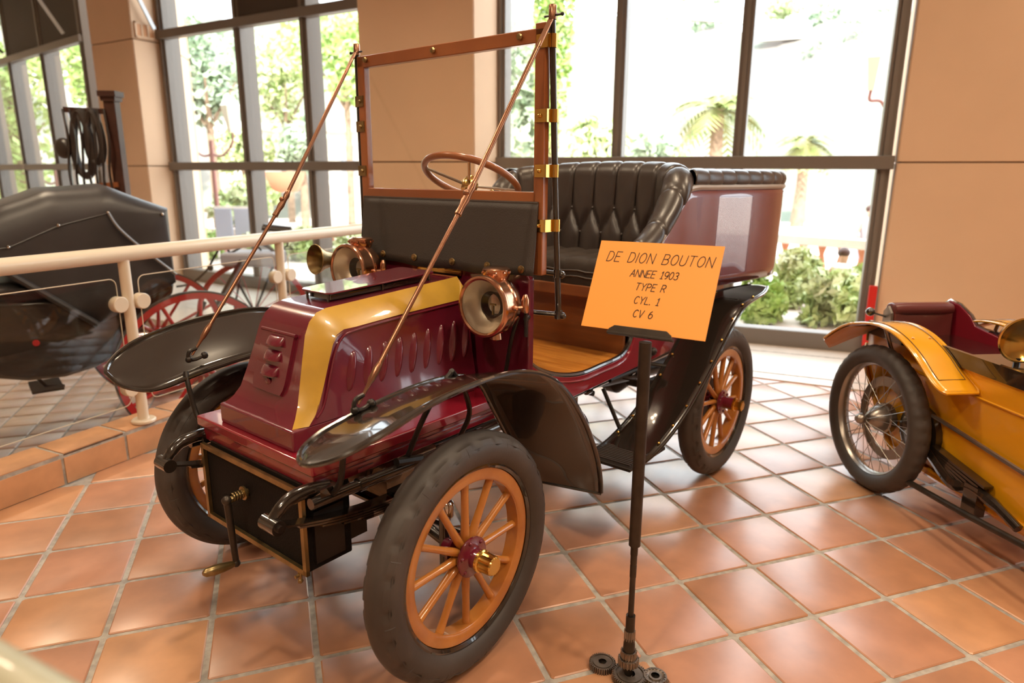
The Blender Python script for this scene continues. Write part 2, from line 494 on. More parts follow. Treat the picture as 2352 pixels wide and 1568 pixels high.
# pale threshold strip beside the right window
st = MB()
b0 = RW0 + RWD * -0.5; b1 = RW0 + RWD * 4.2
st.prism([(b0.x, b0.y), (b1.x, b1.y), ((b1 + RWN * 1.25).x, (b1 + RWN * 1.25).y), ((b0 + RWN * 1.0).x, (b0 + RWN * 1.0).y)], lambda a, b, d: (a, b, d), -0.02, 0.008)
strip = tag(st.build('trim_2', M['stone'], ang=None), kind='structure')
for q in (0.30, 0.92):
    g = MB(); e0 = RW0 + RWN * q; e1 = RW0 + RWD * 4.0 + RWN * q * 1.15
    g.beam((e0.x, e0.y, 0.0085), (e1.x, e1.y, 0.0085), 0.02, 0.004)
    g.build('slot_channel', M['grout'], strip)

# ------------------------------------------------------------------ walls, pillars, ceiling
def wall_panel(name, a, b, z0, z1, thick=0.2, mat='wall'):
    a = Vector((a[0], a[1], 0)); b = Vector((b[0], b[1], 0))
    d = (b - a).normalized(); n = Vector((-d.y, d.x, 0))
    mb = MB(); c = (a + b) / 2
    # thickness goes outward
    if (camp - a).dot(n) > 0: n = -n
    c = c + n * thick / 2
    mb.obox((c.x, c.y, (z0 + z1) / 2), d * (b - a).length, n * thick, (0, 0, z1 - z0))
    return tag(mb.build(name, M[mat], ang=None), kind='structure')

RP0 = RW0 + RWD * 3.42
RP1 = RW0 + RWD * 14.0
CEILT = CEIL

def pillar(name, corner_pts, z0, z1, seams, wallmat='wall'):
    """polygon pillar; each face is clad with separate panels"""
    root = empty(name); tag(root, kind='structure')
    n = len(corner_pts)
    core = MB()
    cx = sum(p[0] for p in corner_pts) / n; cy = sum(p[1] for p in corner_pts) / n
    core.prism([(cx + (p[0] - cx) * 0.985, cy + (p[1] - cy) * 0.985) for p in corner_pts], lambda a, b, d: (a, b, d), z0, z1)
    core.build('core', M['wallseam'], root, ang=None)
    zs = [z0] + seams + [z1]
    for i in range(n):
        a = Vector((*corner_pts[i], 0)); b = Vector((*corner_pts[(i + 1) % n], 0))
        d = (b - a); L = d.length; d.normalize(); nn = Vector((d.y, -d.x, 0))
        if nn.dot(Vector((cx, cy, 0)) - a) > 0: nn = -nn
        for k in range(len(zs) - 1):
            m = MB(); c = (a + b) / 2 - nn * 0.018
            m.obox((c.x, c.y, (zs[k] + zs[k + 1]) / 2), d * (L - 0.001), nn * 0.05, (0, 0, zs[k + 1] - zs[k] - 0.012))
            m.build('cladding_panel', M[wallmat], root, ang=None, bevel=0.004, bseg=1)
    return root

def P2(v): return (v.x, v.y)
mc = RW0 + RWD * -0.0
pm0 = mc + RWN * 0.57
pillar('wall_middle', [P2(pm0), P2(pm0 - RWD * 1.17), P2(pm0 - RWD * 1.17 - RWN * 1.9), P2(mc - RWN * 0.05)], LOW, CEILT, [1.555, 3.1])
lc = LW0 + LWN * 0.40
pillar('wall_left', [P2(lc), P2(lc - LWD * 0.93), P2(lc - LWD * 0.93 - LWN * 1.4), P2(LW0 - LWN * 0.05)], LOW, CEILT, [1.53, 3.08])
# vent grille on the lit side of the left pillar
vg = empty('vent_grille'); tag(vg, 'beige slotted vent grille high on the pale side of the left pillar', 'vent')
va = LW0 + LWN * 0.37 + LWD * 0.018
fr = MB()
def onside(s, z): return va - LWN * s + Vector((0, 0, z))
z0v = 3.10
for (s0, s1, za, zb) in ((0, 0.34, z0v, z0v + .025), (0, 0.34, z0v + .165, z0v + .19)):
    c = (onside(s0, za) + onside(s1, zb)) / 2
    fr.obox(c, LWN * (s1 - s0), LWD * 0.02, (0, 0, zb - za))
for k in range(5):
    s = 0.0125 + k * 0.079
    c = onside(s, z0v + .095); fr.obox(c, LWN * 0.025, LWD * 0.02, (0, 0, .19))
fr.build('grille_frame', M['wall'], vg)
for k in range(4):
    m = MB(); m.obox(onside(0.052 + k * 0.079, z0v + .095), LWN * 0.056, LWD * 0.006, (0, 0, .14)); m.build('slot', M['tan'], vg)

rp = RP0
RPa = RP0 + RWD * 2.95; RPb = RPa + RWD * 6.7
pillar('wall_right', [P2(RP0 + RWN * 0.06), P2(RP0 - RWN * 0.3), P2(RPa - RWN * 0.3), P2(RPa + RWN * 0.06)], -0.1, CEILT, [1.555, 3.1])
wall_panel('wall_right_far', P2(RPb), P2(RP1), -0.1, CEILT)
wall_panel('wall_back_1', P2(RP1), (6.0, -9.0), -0.5, CEILT)
wall_panel('wall_back_2', (6.0, -9.0), (-9.0, -9.0), LOW, CEILT)
wall_panel('wall_back_3', (-9.0, -9.0), (-10.5, 4.0), LOW, CEILT)
wall_panel('wall_back_4', (-10.5, 4.0), P2(FW0 - FWD * 8.5), LOW, CEILT)
ce = MB()
fp = FW0 - FWD * 8.5
poly = [P2(RP1), (6.0, -9.0), (-9.0, -9.0), (-10.5, 4.0), P2(fp), P2(FW0 - FWN * .2), P2(LW0 - LWN * .3), P2(LW0 + LWD * 3.5 - LWN * .3), P2(RW0 - RWN * .2)]
ce.prism(poly, lambda a, b, d: (a, b, d), CEILT, CEILT + 0.25)
tag(ce.build('ceiling', M['ceil'], ang=None), kind='structure')

# ------------------------------------------------------------------ windows
def window(name, o, d, nrm, xs, z0, zt, z2, z1, opaque=(), depth=0.16, mw=0.10, base=0.15):
    """xs: positions of mullions along d from o; zt: transom, z2: upper transom or None"""
    root = empty(name); tag(root, kind='structure')
    for x in xs:
        m = MB(); c = o + d * x - nrm * (depth / 2 - 0.05)
        m.obox((c.x, c.y, (z0 + z1) / 2), d * mw, nrm * depth, (0, 0, z1 - z0))
        m.build('mullion', M['frame'], root, ang=None, bevel=0.006, bseg=1)
        g = MB(); c2 = o + d * x - nrm * (-0.06)
        g.obox((c2.x, c2.y, (z0 + z1) / 2), d * mw * 0.35, nrm * 0.02, (0, 0, z1 - z0))
        g.build('mullion_rib', M['frame'], root, ang=None)
    L = xs[-1] - xs[0]
    for z in [zt] + ([z2] if z2 else []):
        m = MB(); c = o + d * (xs[0] + xs[-1]) / 2 + nrm * 0.045
        m.obox((c.x, c.y, z), d * (L + 0.13), nrm * 0.12, (0, 0, 0.105))
        m.build('transom', M['frame'], root, ang=None, bevel=0.006, bseg=1)
    m = MB(); c = o + d * (xs[0] + xs[-1]) / 2
    m.obox((c.x, c.y, z0 + base / 2), d * (L + 0.1), nrm * 0.16, (0, 0, base))
    m.build('sill', M['frame'], root, ang=None, bevel=0.01, bseg=1)
    levels = [z0 + base, zt] + ([z2] if z2 else []) + [z1]
    for i in range(len(xs) - 1):
        for k in range(len(levels) - 1):
            m = MB(); c = o + d * (xs[i] + xs[i + 1]) / 2 - nrm * 0.03
            za, zb = levels[k], levels[k + 1]
            op = (i, k) in opaque
            cc = c + nrm * (0.05 if op else 0)
            m.obox((cc.x, cc.y, (za + zb) / 2), d * (xs[i + 1] - xs[i] - mw * 0.6), nrm * (0.04 if op else 0.012), (0, 0, zb - za - 0.06))
            m.build('opaque_panel' if op else 'pane', M['dpanel'] if op else M['pane'], root, ang=None)
    # hinge stubs at the transom, in pairs
    return root

window('window_1', RW0, RWD, RWN, [0.03, 1.17, 2.22, 3.33], 0.0, 1.555, None, CEILT, mw=0.095)
window('window_2', LW0, LWD, LWN, [0.06, 1.52, 2.63, 3.75], 0.0, 1.53, 3.17, CEILT, opaque=((1, 2),), depth=0.22, mw=0.12)
window('window_3', FW0, FWD, FWN, [-8.4, -6.8, -5.2, -3.6, -2.0, -0.35], 0.0, 1.53, 3.35, CEILT, opaque=((4, 2), (3, 2)), depth=0.25, mw=0.16)
for k, (xx, rr) in enumerate(((1.17, 1), (2.22, 1))):
    pass
window('window_4', RPa, RWD, RWN, [0.03, 1.14, 2.25, 3.35, 4.45, 5.55, 6.67], 0.0, 1.555, None, CEILT, mw=0.095)
# raised plinth carrying the left windows
pl = MB()
q0 = LW0 - LWD * 1.2 + LWN * 1.9; q1 = LW0 + LWD * 4.1 + LWN * 1.9
pl.prism([P2(LW0 - LWD * 1.2 - LWN * .2), P2(LW0 + LWD * 4.1 - LWN * .2), P2(q1), P2(q0)], lambda a, b, d: (a, b, d), LOW, -0.005)
tag(pl.build('trim_3', M['stone'], ang=None), kind='structure')
pl = MB()
pl.prism([P2(FW0 - FWD * 8.6 - FWN * .2), P2(FW0 + FWD * 0.4 - FWN * .2), P2(FW0 + FWD * 0.4 + FWN * .5), P2(FW0 - FWD * 8.6 + FWN * .5)], lambda a, b, d: (a, b, d), LOW, -0.005)
tag(pl.build('trim_4', M['stone'], ang=None), kind='structure')
# stays of the tilting upper sashes
def stay(a, b, par):
    m = MB(); m.beam(a, b, 0.02, 0.045); m.build('window_stay', M['steel'], par)
w2 = bpy.data.objects['window_2']; w3 = bpy.data.objects['window_3']
p = LW0 + LWD * 0.10 + LWN * 0.16
stay((p.x, p.y, 3.22), (p.x + LWN.x * .25, p.y + LWN.y * .25, 3.72), w2)
p = LW0 + LWD * 1.50 + LWN * 0.16
stay((p.x, p.y, 3.75), (p.x + LWN.x * .25, p.y + LWN.y * .25, 4.25), w2)
p = FW0 + FWD * -0.55 + FWN * 0.2
stay((p.x, p.y, 3.42), (p.x + FWN.x * .5, p.y + FWN.y * .5, 4.25), w3)
p = FW0 + FWD * -3.3 + FWN * 0.2
stay((p.x, p.y, 3.42), (p.x + FWN.x * .5, p.y + FWN.y * .5, 4.0), w3)

# red marker strip at the foot of the right window jamb
rs = MB(); c = RW0 + RWD * 3.36 + RWN * 0.14
rs.obox((c.x, c.y, 0.30), RWD * 0.06, RWN * 0.04, (0, 0, 0.58))
tag(rs.build('marker_post', M['redstrip'], ang=None, bevel=0.005), 'narrow red upright strip at the foot of the window beside the right pillar', 'post')

# ------------------------------------------------------------------ the maroon car
CAR = empty('vintage_car', (-1.4782, 0.3288, 0), -2.5870843)
tag(CAR, 'maroon open vintage car with upright wood framed windscreen and orange spoked wheels', 'car')
R_ = 0.3687; TR = 0.582; WB = 1.8166

def ring_prof_tyre():
    # (radius, offset along axle), closed loop; widest 0.104
    pts = []
    rc, w, h = 0.316, 0.052, 0.0522
    for k in range(40):
        t = 2 * pi * k / 40
        c, s = math.cos(t), math.sin(t)
        pts.append((rc + h * c, w * s))
    return pts

def tyre_mb(seg=192, tread=True):
    prof = ring_prof_tyre(); n = len(prof)
    v = []; f = []
    for i in range(seg):
        th = 2 * pi * i / seg
        for k, (r, o) in enumerate(prof):
            a = 2 * pi * k / n; c = math.cos(a)
            rr, oo = r, o
            if tread and c > 0.35:
                # shoulders notched, ribs along the tread
                sh = abs(o) / 0.052
                if sh > 0.60 and (i // 2) % 4 == 0: rr -= 0.0075
                if 0.40 < sh < 0.60: rr -= 0.004
                if c > 0.9: rr -= 0.001
            if abs(c) < 0.12 and not tread: pass
            v.append((rr * math.cos(th), oo, rr * math.sin(th)))
    for i in range(seg):
        for k in range(n):
            f.append((i * n + k, i * n + (k + 1) % n, ((i + 1) % seg) * n + (k + 1) % n, ((i + 1) % seg) * n + k))
    m = MB().add(v, f)
    # mould line and ticks on the side wall
    for side in (1, -1):
        m.tube([(0.338 * math.cos(2 * pi * k / 72), side * 0.0462, 0.338 * math.sin(2 * pi * k / 72)) for k in range(72)], 0.0014, 5, closed=True)
        for k in range(12):
            t = 2 * pi * (k + .3) / 12
            m.tube([(r * math.cos(t), side * o, r * math.sin(t)) for r, o in ((0.326, 0.0505), (0.338, 0.0475), (0.350, 0.039))], 0.0012, 4)
    return m

def make_wheel(parent, front=True):
    rim = MB()
    rim.lathe([(0.226, -0.021), (0.226, 0.021), (0.232, 0.026), (0.262, 0.026), (0.265, 0.021), (0.265, -0.021), (0.262, -0.026), (0.232, -0.026)], (0, 0, 0), (0, 1, 0), 72, closed=True)
    w = rim.build('wheel', M['wood'], parent, ang=40)
    b = MB()
    b.lathe([(0.264, -0.030), (0.264, 0.030), (0.272, 0.036), (0.280, 0.034), (0.276, 0.027), (0.276, -0.027), (0.280, -0.034), (0.272, -0.036)], (0, 0, 0), (0, 1, 0), 72, closed=True)
    b.build('steel_rim', M['black'], w)
    tyre_mb().build('tyre', M['tyre'], w, ang=32)
    sp = MB()
    # spoke: elliptical section tapering
    rows = []
    for (z, a, c) in ((0.03, .010, .012), (0.05, .013, .016), (0.075, .0125, .014), (0.13, .0105, .0125), (0.19, .011, .012), (0.228, .0125, .013)):
        rows.append([(a * math.cos(2 * pi * k / 12), c * math.sin(2 * pi * k / 12), z) for k in range(13)])
    sp.grid(rows)
    sme = sp.mesh('spoke', M['wood'], 60)
    for k in range(12):
        o = link(bpy.data.objects.new('spoke', sme), w)
        o.rotation_euler = (0, 2 * pi * (k + 0.5) / 12, 0)
    h = MB()
    h.lathe([(0.0, 0.020), (0.059, 0.020), (0.061, 0.024), (0.060, 0.029), (0.038, 0.032), (0.030, 0.037), (0.029, 0.062), (0.0, 0.062)], (0, 0, 0), (0, 1, 0), 32)
    h.lathe([(0.0, -0.02), (0.056, -0.02), (0.055, -0.03), (0.034, -0.034), (0.032, -0.07), (0, -0.07)], (0, 0, 0), (0, 1, 0), 32)
    for k in range(6):
        t = 2 * pi * (k + .5) / 6
        h.ball((0.049 * math.cos(t), 0.030, 0.049 * math.sin(t)), 0.0065, 8, 6)
    if not front:
        h.lathe([(0.030, 0.055), (0.030, 0.085), (0.0, 0.085)], (0, 0, 0), (0, 1, 0), 32)
    h.build('hub', M['maroon'], w)
    c = MB()
    y0 = 0.058 if front else 0.082
    c.lathe([(0.030, y0), (0.034, y0 + .001), (0.034, y0 + .008), (0.030, y0 + .011), (0.0, y0 + .011)], (0, 0, 0), (0, 1, 0), 32)
    if front:
        v = []
        n = 32
        prof = [(0.0295, y0 + .009), (0.0285, y0 + .05), (0.025, y0 + .054), (0.0, y0 + .054)]
        for (r, yy) in prof:
            for k in range(n):
                rr = r * (1.0 if k % 2 else 0.93)
                t = 2 * pi * k / n
                v.append((rr * math.cos(t), yy, rr * math.sin(t)))
        f = []
        for i in range(3):
            for k in range(n):
                f.append((i * n + k, i * n + (k + 1) % n, (i + 1) * n + (k + 1) % n, (i + 1) * n + k))
        c.add(v, f)
    else:
        c.lathe([(0.027, y0 + .008), (0.027, y0 + .042), (0.022, y0 + .045), (0, y0 + .045)], (0, 0, 0), (0, 1, 0), 6)
    c.build('hub_cap', M['brass'], w, ang=25)
    va = MB(); va.tube([(0.0, 0.0, 0.262), (0.0, 0.0, 0.215)], [0.004, 0.003], 8)
    vo = va.build('valve', M['blackm'], w); vo.rotation_euler = (0, 2 * pi * 3 / 12 - 0.1, 0)
    return w

wf = make_wheel(CAR, True); wf.location = (0, TR, R_); wf.rotation_euler = (0, 0.26, 0.03)
wf2 = copy_tree(wf, CAR); wf2.location = (0, -TR, R_); wf2.rotation_euler = (0, 0.5, 0.03 + pi)
wr = make_wheel(CAR, False); wr.location = (-WB, TR, R_); wr.rotation_euler = (0, 0.1, 0)
wr2 = copy_tree(wr, CAR); wr2.location = (-WB, -TR, R_); wr2.rotation_euler = (0, 0.7, pi)

# ---- chassis slab, plinth
sl = MB()
for (x0, x1, hw, z0, z1) in ((-0.50, 0.318, 0.318, 0.640, 0.674), (-0.50, 0.305, 0.305, 0.590, 0.642)):
    sl.bx(x0, x1, -hw, hw, z0, z1)
sl.build('chassis_apron', M['crimson'], CAR, bevel=0.006, bseg=2)
ml = MB()
for s in (1, -1):
    ml.bx(-0.5, 0.300, s * 0.3065 - 0.003, s * 0.3065 + 0.003, 0.618, 0.624)
    ml.bx(0.10, 0.16, s * 0.308 - 0.003, s * 0.308 + 0.003, 0.600, 0.610)
ml.build('side_moulding', M['crimson'], CAR)
pb = MB()
pb.bx(-0.47, 0.296, -0.2, 0.2, 0.672, 0.738)
pb.build('bonnet_plinth', M['maroon'], CAR, bevel=0.008, bseg=2)

# ---- bonnet: section swept along x; octagon section with chamfer
# profile front outline: x_front(z), side widths by z
def bonnet_rows():
    # stations along the outline of the nose from the foot up and then back over the top
    # each station gives left..right section points: (x, y, z) for the centre face, chamfer, side
    st = [  # x_face, z_face, yc(face half width), x_side, z_side, ys
        (0.285, 0.738, 0.185, 0.240, 0.738, 0.2),
        (0.262, 0.760, 0.168, 0.215, 0.760, 0.1955),
        (0.243, 0.790, 0.155, 0.196, 0.785, 0.19),
        (0.222, 0.850, 0.142, 0.170, 0.840, 0.183),
        (0.200, 0.920, 0.130, 0.143, 0.905, 0.1765),
        (0.180, 0.985, 0.121, 0.122, 0.955, 0.173),
        (0.160, 1.020, 0.116, 0.105, 0.975, 0.1715),
        (0.132, 1.043, 0.113, 0.078, 0.987, 0.17),
        (0.095, 1.052, 0.112, 0.040, 0.992, 0.1695),
        (-0.15, 1.067, 0.114, -0.15, 1.003, 0.1695),
        (-0.465, 1.086, 0.117, -0.465, 1.015, 0.1705)]
    return st
ST = bonnet_rows()
face = MB(); rows = []
for (xf, zf, yc, xs, zs, ys) in ST:
    rows.append([(xf, y, zf) for y in (-yc, -yc * .5, 0, yc * .5, yc)])
face.grid(rows)
face.build('bonnet_top', M['maroon'], CAR, ang=50)
for s in (1, -1):
    ch = MB(); rows = []
    for (xf, zf, yc, xs, zs, ys) in ST:
        rows.append([(xf, s * yc, zf), ((xf * .55 + xs * .45), s * (yc * .45 + ys * .55), (zf * .55 + zs * .45) + .001), (xs, s * ys, zs)])
    ch.grid(rows)
    ch.build('gold_stripe', M['yellowstripe'], CAR, ang=60, label='gold yellow stripe along the bonnet edge')
    sd = MB(); rows = []
    for (xf, zf, yc, xs, zs, ys) in ST[:9]:
        pass
    # side panel as strips between outline and the foot line
    out = [(xs, zs, ys) for (_, _, _, xs, zs, ys) in ST]
    rows = []
    for (xs, zs, ys) in out:
        row = []
        for k in range(9):
            t = k / 8
            x = xs * (1 - t) + (-0.47) * t if xs > -0.2 else xs
            # blend toward the foot
            row.append((x, zs, ys, t))
        rows.append(row)
    # simple: polygon grid in x for z levels
    zl = [0.738, 0.765, 0.80, 0.85, 0.905, 0.955, 0.975, 0.987]
    xl = [0.240, 0.211, 0.189, 0.166, 0.143, 0.122, 0.105, 0.078]
    g = []
    for z, xa in zip(zl, xl):
        ztop = lambda x: 0.992 + (0.04 - x) * (0.023 / 0.505)
        row = []
        for k in range(13):
            x = xa + (-0.47 - xa) * k / 12
            zz = z + (ztop(min(x, .04)) - .987) * ((z - .738) / (.987 - .738))
            tq = (z - .738) / .249; yy = 0.200 - 0.030 * tq - 0.008 * math.sin(pi * min(1, tq)) + 0.0016 * math.sin(x * 60) * math.sin(pi * tq)
            row.append((x, s * yy, zz))
        g.append(row)
    sd.grid(g)
    sp_ = sd.build('bonnet_side', M['maroon'], CAR, ang=60)
    # raised edge bead of the side panel
    bd = MB()
    bd.tube(spline([(-0.465, s * 0.172, 1.006), (-0.15, s * 0.172, 0.994), (0.03, s * 0.172, 0.983), (0.085, s * 0.173, 0.970), (0.118, s * 0.176, 0.93), (0.145, s * 0.182, 0.865), (0.18, s * 0.193, 0.785), (0.21, s * 0.198, 0.755)], 5), 0.0035, 8)
    bd.build('bead', M['maroon'], sp_)
    for k in range(9):
        x0 = 0.062 - k * 0.063
        lv = MB(); rows = []
        n = 14
        zt = 0.925 + k * 0.0035; zb = 0.800
        for i in range(n + 1):
            t = i / n
            z = zb + (zt - zb) * t
            e = math.sin(pi * min(max(t, 0.0), 1)) ** 0.35
            row = []
            for j in range(7):
                a = j / 6
                hgt = math.sin(pi * a) ** 0.8 * 0.017 * e
                lean = 0.034 * (1 - t) - 0.012
                row.append((x0 + lean - 0.021 * e + 0.035 * e * a, s * (0.1685 + (0.925 - z) * 0.115 + hgt), z))
            rows.append(row)
        lv.grid(rows)
        lv.build('louvre', M['maroon'], sp_, ang=60)
# nose plate with three louvres
def nose(u, z, off=0.0):
    # x of the front face at height z
    pts = [(0.243, 0.790), (0.222, 0.850), (0.200, 0.920), (0.180, 0.985), (0.160, 1.02)]
    for (xa, za), (xb, zb) in zip(pts, pts[1:]):
        if za <= z <= zb: return (xa + (xb - xa) * (z - za) / (zb - za) + off, u, z)
    return (0.243 + off, u, z)
np_ = MB()
n = 10
fr_, bk_ = [], []
for i in range(n + 1):
    z = 0.805 + (0.975 - 0.805) * i / n
    hw = 0.083 if i > 1 else (0.072 if i == 0 else 0.081)
    row = [nose(-hw, z, 0.0)] + [nose(-hw + 2 * hw * k / 6, z, 0.010) for k in range(7)] + [nose(hw, z, 0.0)]
    fr_.append(row)
fr_.insert(0, [nose(p[1], 0.800, 0.0) for p in fr_[0]])
fr_.append([nose(p[1], 0.980, 0.0) for p in fr_[-1]])
np_.grid(fr_)
nplate = np_.build('nose_plate', M['maroon'], CAR, ang=45)
hb = MB(); hb.tube([nose(-0.09, 0.978, .008), nose(0.09, 0.978, .008)], 0.006, 8); hb.build('hinge_bar', M['maroon'], nplate)
for k, z in enumerate((0.955, 0.912, 0.868)):
    lv = MB(); rows = []
    hw = 0.041
    for i in range(13):
        t = i / 12; y = -hw + 2 * hw * t; e = max(0.0, math.sin(pi * t)) ** 0.35
        row = []
        for j in range(7):
            a = j / 6
            x, _, zz = nose(y, z - 0.014 + 0.028 * a)
            row.append((x + 0.008 + 0.022 * e * math.cos(a * pi / 2) ** 0.7, y, zz))
        rows.append(row)
    lv.grid(rows); lv.build('louvre', M['maroon'], nplate, ang=60, solid=0.002)
em = MB(); em.ball(nose(0, 0.835, .012), 0.014, 12, 8, (0.3, 1, .8)); em.build('embossed_badge', M['maroon'], nplate)
# raised lid over the bonnet (water tank cover) standing on pins
ld = MB()
ld.prism([(0.06, -0.062), (0.06, 0.062), (0.045, 0.078), (-0.37, 0.094), (-0.385, 0.08), (-0.385, -0.08), (-0.37, -0.094), (0.045, -0.078)], lambda a, b, d: (a, b, d + (-a) * 0.055), 1.084, 1.090)
lid = ld.build('raised_lid', M['maroon'], CAR, bevel=0.002, bseg=1)
lu = MB(); lu.prism([(0.035, -0.055), (0.035, 0.055), (-0.36, 0.08), (-0.36, -0.08)], lambda a, b, d: (a, b, d + (-a) * 0.055), 1.062, 1.076); lu.build('lid_frame', M['black'], lid)
pn = MB()
for (x, y) in ((0.045, 0.055), (0.045, -0.055), (-0.36, 0.082), (-0.36, -0.082), (-.16, .07), (-.16, -.07)):
    pn.tube([(x, y, 1.045 - x * .03), (x, y, 1.085 - x * .055)], 0.004, 6)
pn.build('pin', M['black'], lid)

# ---- dash board / bulkhead
db = MB()
db.prism([(-0.42, 0.66), (0.42, 0.66), (0.42, 1.10), (0.405, 1.12), (-0.405, 1.12), (-0.42, 1.10)], lambda a, b, d: (d, a, b), -0.53, -0.50)
dash = db.build('bulkhead', M['maroon'], CAR, bevel=0.006, bseg=2)
bp_ = MB(); bp_.bx(-0.497, -0.485, -0.11, 0.11, 1.085, 1.098); bp_.bx(-0.498, -0.492, -0.11, 0.11, 1.098, 1.120)
for k in range(5): bp_.ball((-0.487, -0.08 + k * .04, 1.108), 0.006, 8, 6)
bp_.build('brass_fitting', M['brass'], dash)
hs = MB(); hs.tube(spline([(-0.485, .385, .97), (-0.47, .37, .90), (-0.475, .345, .80), (-0.48, .32, .70)], 6), 0.007, 8); hs.build('rubber_hose', M['blackm'], dash)
# apron leather between bulkhead and windscreen
ap = MB(); rows = []
for i in range(11):
    t = i / 10
    row = []
    for k in range(17):
        a = -1 + 2 * k / 16
        hw = 0.443 + 0.004 * t
        z = 1.352 - 0.238 * t - 0.010 * (1 - a * a) * (t > .9) + 0.004 * math.sin(a * 9) * (t > .8)
        x = -0.512 + 0.030 * t ** 2 + 0.006 * math.sin(pi * t)
        row.append((x, a * hw, z))
    rows.append(row)
ap.grid(rows)
apr = ap.build('leather_apron', M['leather_apron'], CAR, solid=0.006, ang=60)
bdg = MB(); bdg.tube([(-0.513, -.443, 1.352), (-0.513, .443, 1.352)], 0.005, 8); bdg.build('binding', M['leather'], apr)
for y in (-0.30, -0.12, 0.08, 0.25, 0.40):
    s_ = MB(); s_.lathe([(0, .010), (.006, .009), (.006, .003), (.013, .002), (.014, -.002), (0, -.002)], (-0.478, y, 1.135), (1, 0, 0), 14); s_.build('brass_stud', M['dbrass'], apr)

# ---- windscreen
ws = empty('windscreen', parent=CAR)
def wsbar(name, y0, y1, z0, z1, m='mahog', x0=-0.546, x1=-0.516):
    b = MB(); b.bx(x0, x1, y0, y1, z0, z1); return b.build(name, M[m], ws, bevel=0.004, bseg=2)
wsbar('stile', 0.418, 0.458, 1.115, 1.900)
wsbar('stile', -0.458, -0.418, 1.30, 1.885)
wsbar('top_rail', -0.458, 0.458, 1.842, 1.885)
wsbar('bottom_rail', -0.430, 0.430, 1.345, 1.388)
g = MB(); g.bx(-0.533, -0.529, -0.42, 0.42, 1.386, 1.845); g.build('glass', M['wglass'], ws, ang=None)
for (y, z) in ((-0.03, 1.865), (-0.40, 1.868), (0.36, 1.866)):
    k = MB(); k.lathe([(0, .014), (.008, .012), (.011, .006), (.006, 0), (0, 0)], (-0.516, y, z), (1, 0, 0), 12); k.build('knob', M['dbrass'], ws)
# black side posts with brass clips
po = MB(); po.tube([(-0.592, .478, .965), (-0.575, .476, 1.20), (-0.555, .474, 1.50), (-0.532, .472, 1.905)], 0.0105, 12); po.build('post', M['black'], ws)
po = MB(); po.tube([(-0.532, -.474, 1.20), (-0.532, -.474, 1.895)], 0.0105, 12); po.build('post', M['black'], ws)
for s, xx, zz in ((1, -0.531, 1.905), (-1, -0.532, 1.893)):
    c = MB(); c.lathe([(0.0125, 0), (0.0125, .04), (.010, .043), (0, .043)], (xx, s * .473, zz), (0, 0, 1), 14); c.build('post_cap', M['rod'], ws)
    q = MB(); q.tube([(xx, s * .473 - s * .03, zz + .012), (xx, s * .473 + s * .035, zz + .012)], 0.0035, 8); q.ball((xx, s * .473 + s * .037, zz + .012), .006, 8, 6); q.build('post_pin', M['blackm'], ws)
for (x, z, s) in ((-0.534, 1.845, 1), (-0.548, 1.625, 1), (-0.556, 1.455, 1), (-0.570, 1.280, 1), (-0.532, 1.72, -1), (-0.532, 1.625, -1), (-0.532, 1.455, -1)):
    c = MB()
    c.lathe([(0.0135, -.02), (0.0135, .02), (0.0105, .02), (0.0105, -.02)], (x, s * .475, z), (0, 0, 1), 16, closed=True)
    c.obox((-0.514, s * .449, z), (0.004, 0, 0), (0, 0.046, 0), (0, 0, 0.04))
    c.obox(((x - .514) / 2, s * .470, z), (abs(x + .514) + .004, 0, 0), (0, 0.004, 0), (0, 0, .04))
    c.ball((-0.511, s * .445, z), 0.0075, 10, 6)
    c.build('brass_clip', M['brass'] if s > 0 else M['dbrass'], ws)
for z, xx in ((1.118, -0.581), (0.975, -0.591)):
    a = MB(); a.tube([(-0.525, .40, z + .01), (-0.54, .43, z + .008), (xx, .478, z), (xx - .002, .492, z - .002)], 0.0085, 10); a.ball((xx - .003, .494, z - .003), .0125, 10, 8)
    a.lathe([(.015, -.014), (.015, .014)], (xx, .478, z), (0, 0, 1), 12, cap=True)
    a.build('post_arm', M['black'], ws)

# ---- stays from post tops to front wings
def stay_rod(s):
    st = MB(); top = Vector((-0.531, s * .472, 1.915)); mid = Vector((-0.160, s * .463, 1.392 if s > 0 else 1.350)); base = Vector((0.243, s * .445, 0.872 if s > 0 else 0.850))
    ro = empty('windscreen_stay', parent=CAR)
    d = (mid - top).normalized()
    a = MB(); a.beam(top + d * 0.0, top + d * .12, .020, .006, (1, 0, 0)); a.build('strap_end', M['rod'], ro, bevel=.002, bseg=1)
    a = MB(); a.tube([top + d * .1, mid], 0.0075, 10); a.build('upper_rod', M['rod'], ro)
    e = (base - mid).normalized()
    a = MB(); a.tube([mid - d * .035, mid - d * .015, mid, mid + e * .03, mid + e * .05, mid + e * .075], [.008, .012, .009, .0125, .0095, .011], 10)
    a.ball(mid + Vector((0.012, 0, 0)), .010, 8, 6); a.build('coupling', M['rod'], ro)
    a = MB(); a.tube([mid + e * .06, base - e * .10], 0.0065, 10); a.build('lower_rod', M['rod'], ro)
    a = MB(); a.tube([base - e * .11, base - e * .09, base - e * .06, base - e * .05, base - e * .01, base + e * .012], [.0075, .0105, .009, .006, .004, .004], 10); a.build('fork_end', M['rod'], ro)
    z0 = base.z
    a = MB(); a.tube(spline([base + Vector((-.01, 0, .012)), base + Vector((.016, 0, .004)), base + Vector((.020, 0, -.02)), base + Vector((-.005, 0, -.026)), base + Vector((-.03, s * .0, -.018))], 5), .0065, 8)
    a.ball(base + Vector((-.035, 0, -.018)), .013, 8, 6); a.ball(base + Vector((.02, 0, -.022)), .012, 8, 6); a.build('wing_lug', M['blackm'], ro)
stay_rod(1); stay_rod(-1)

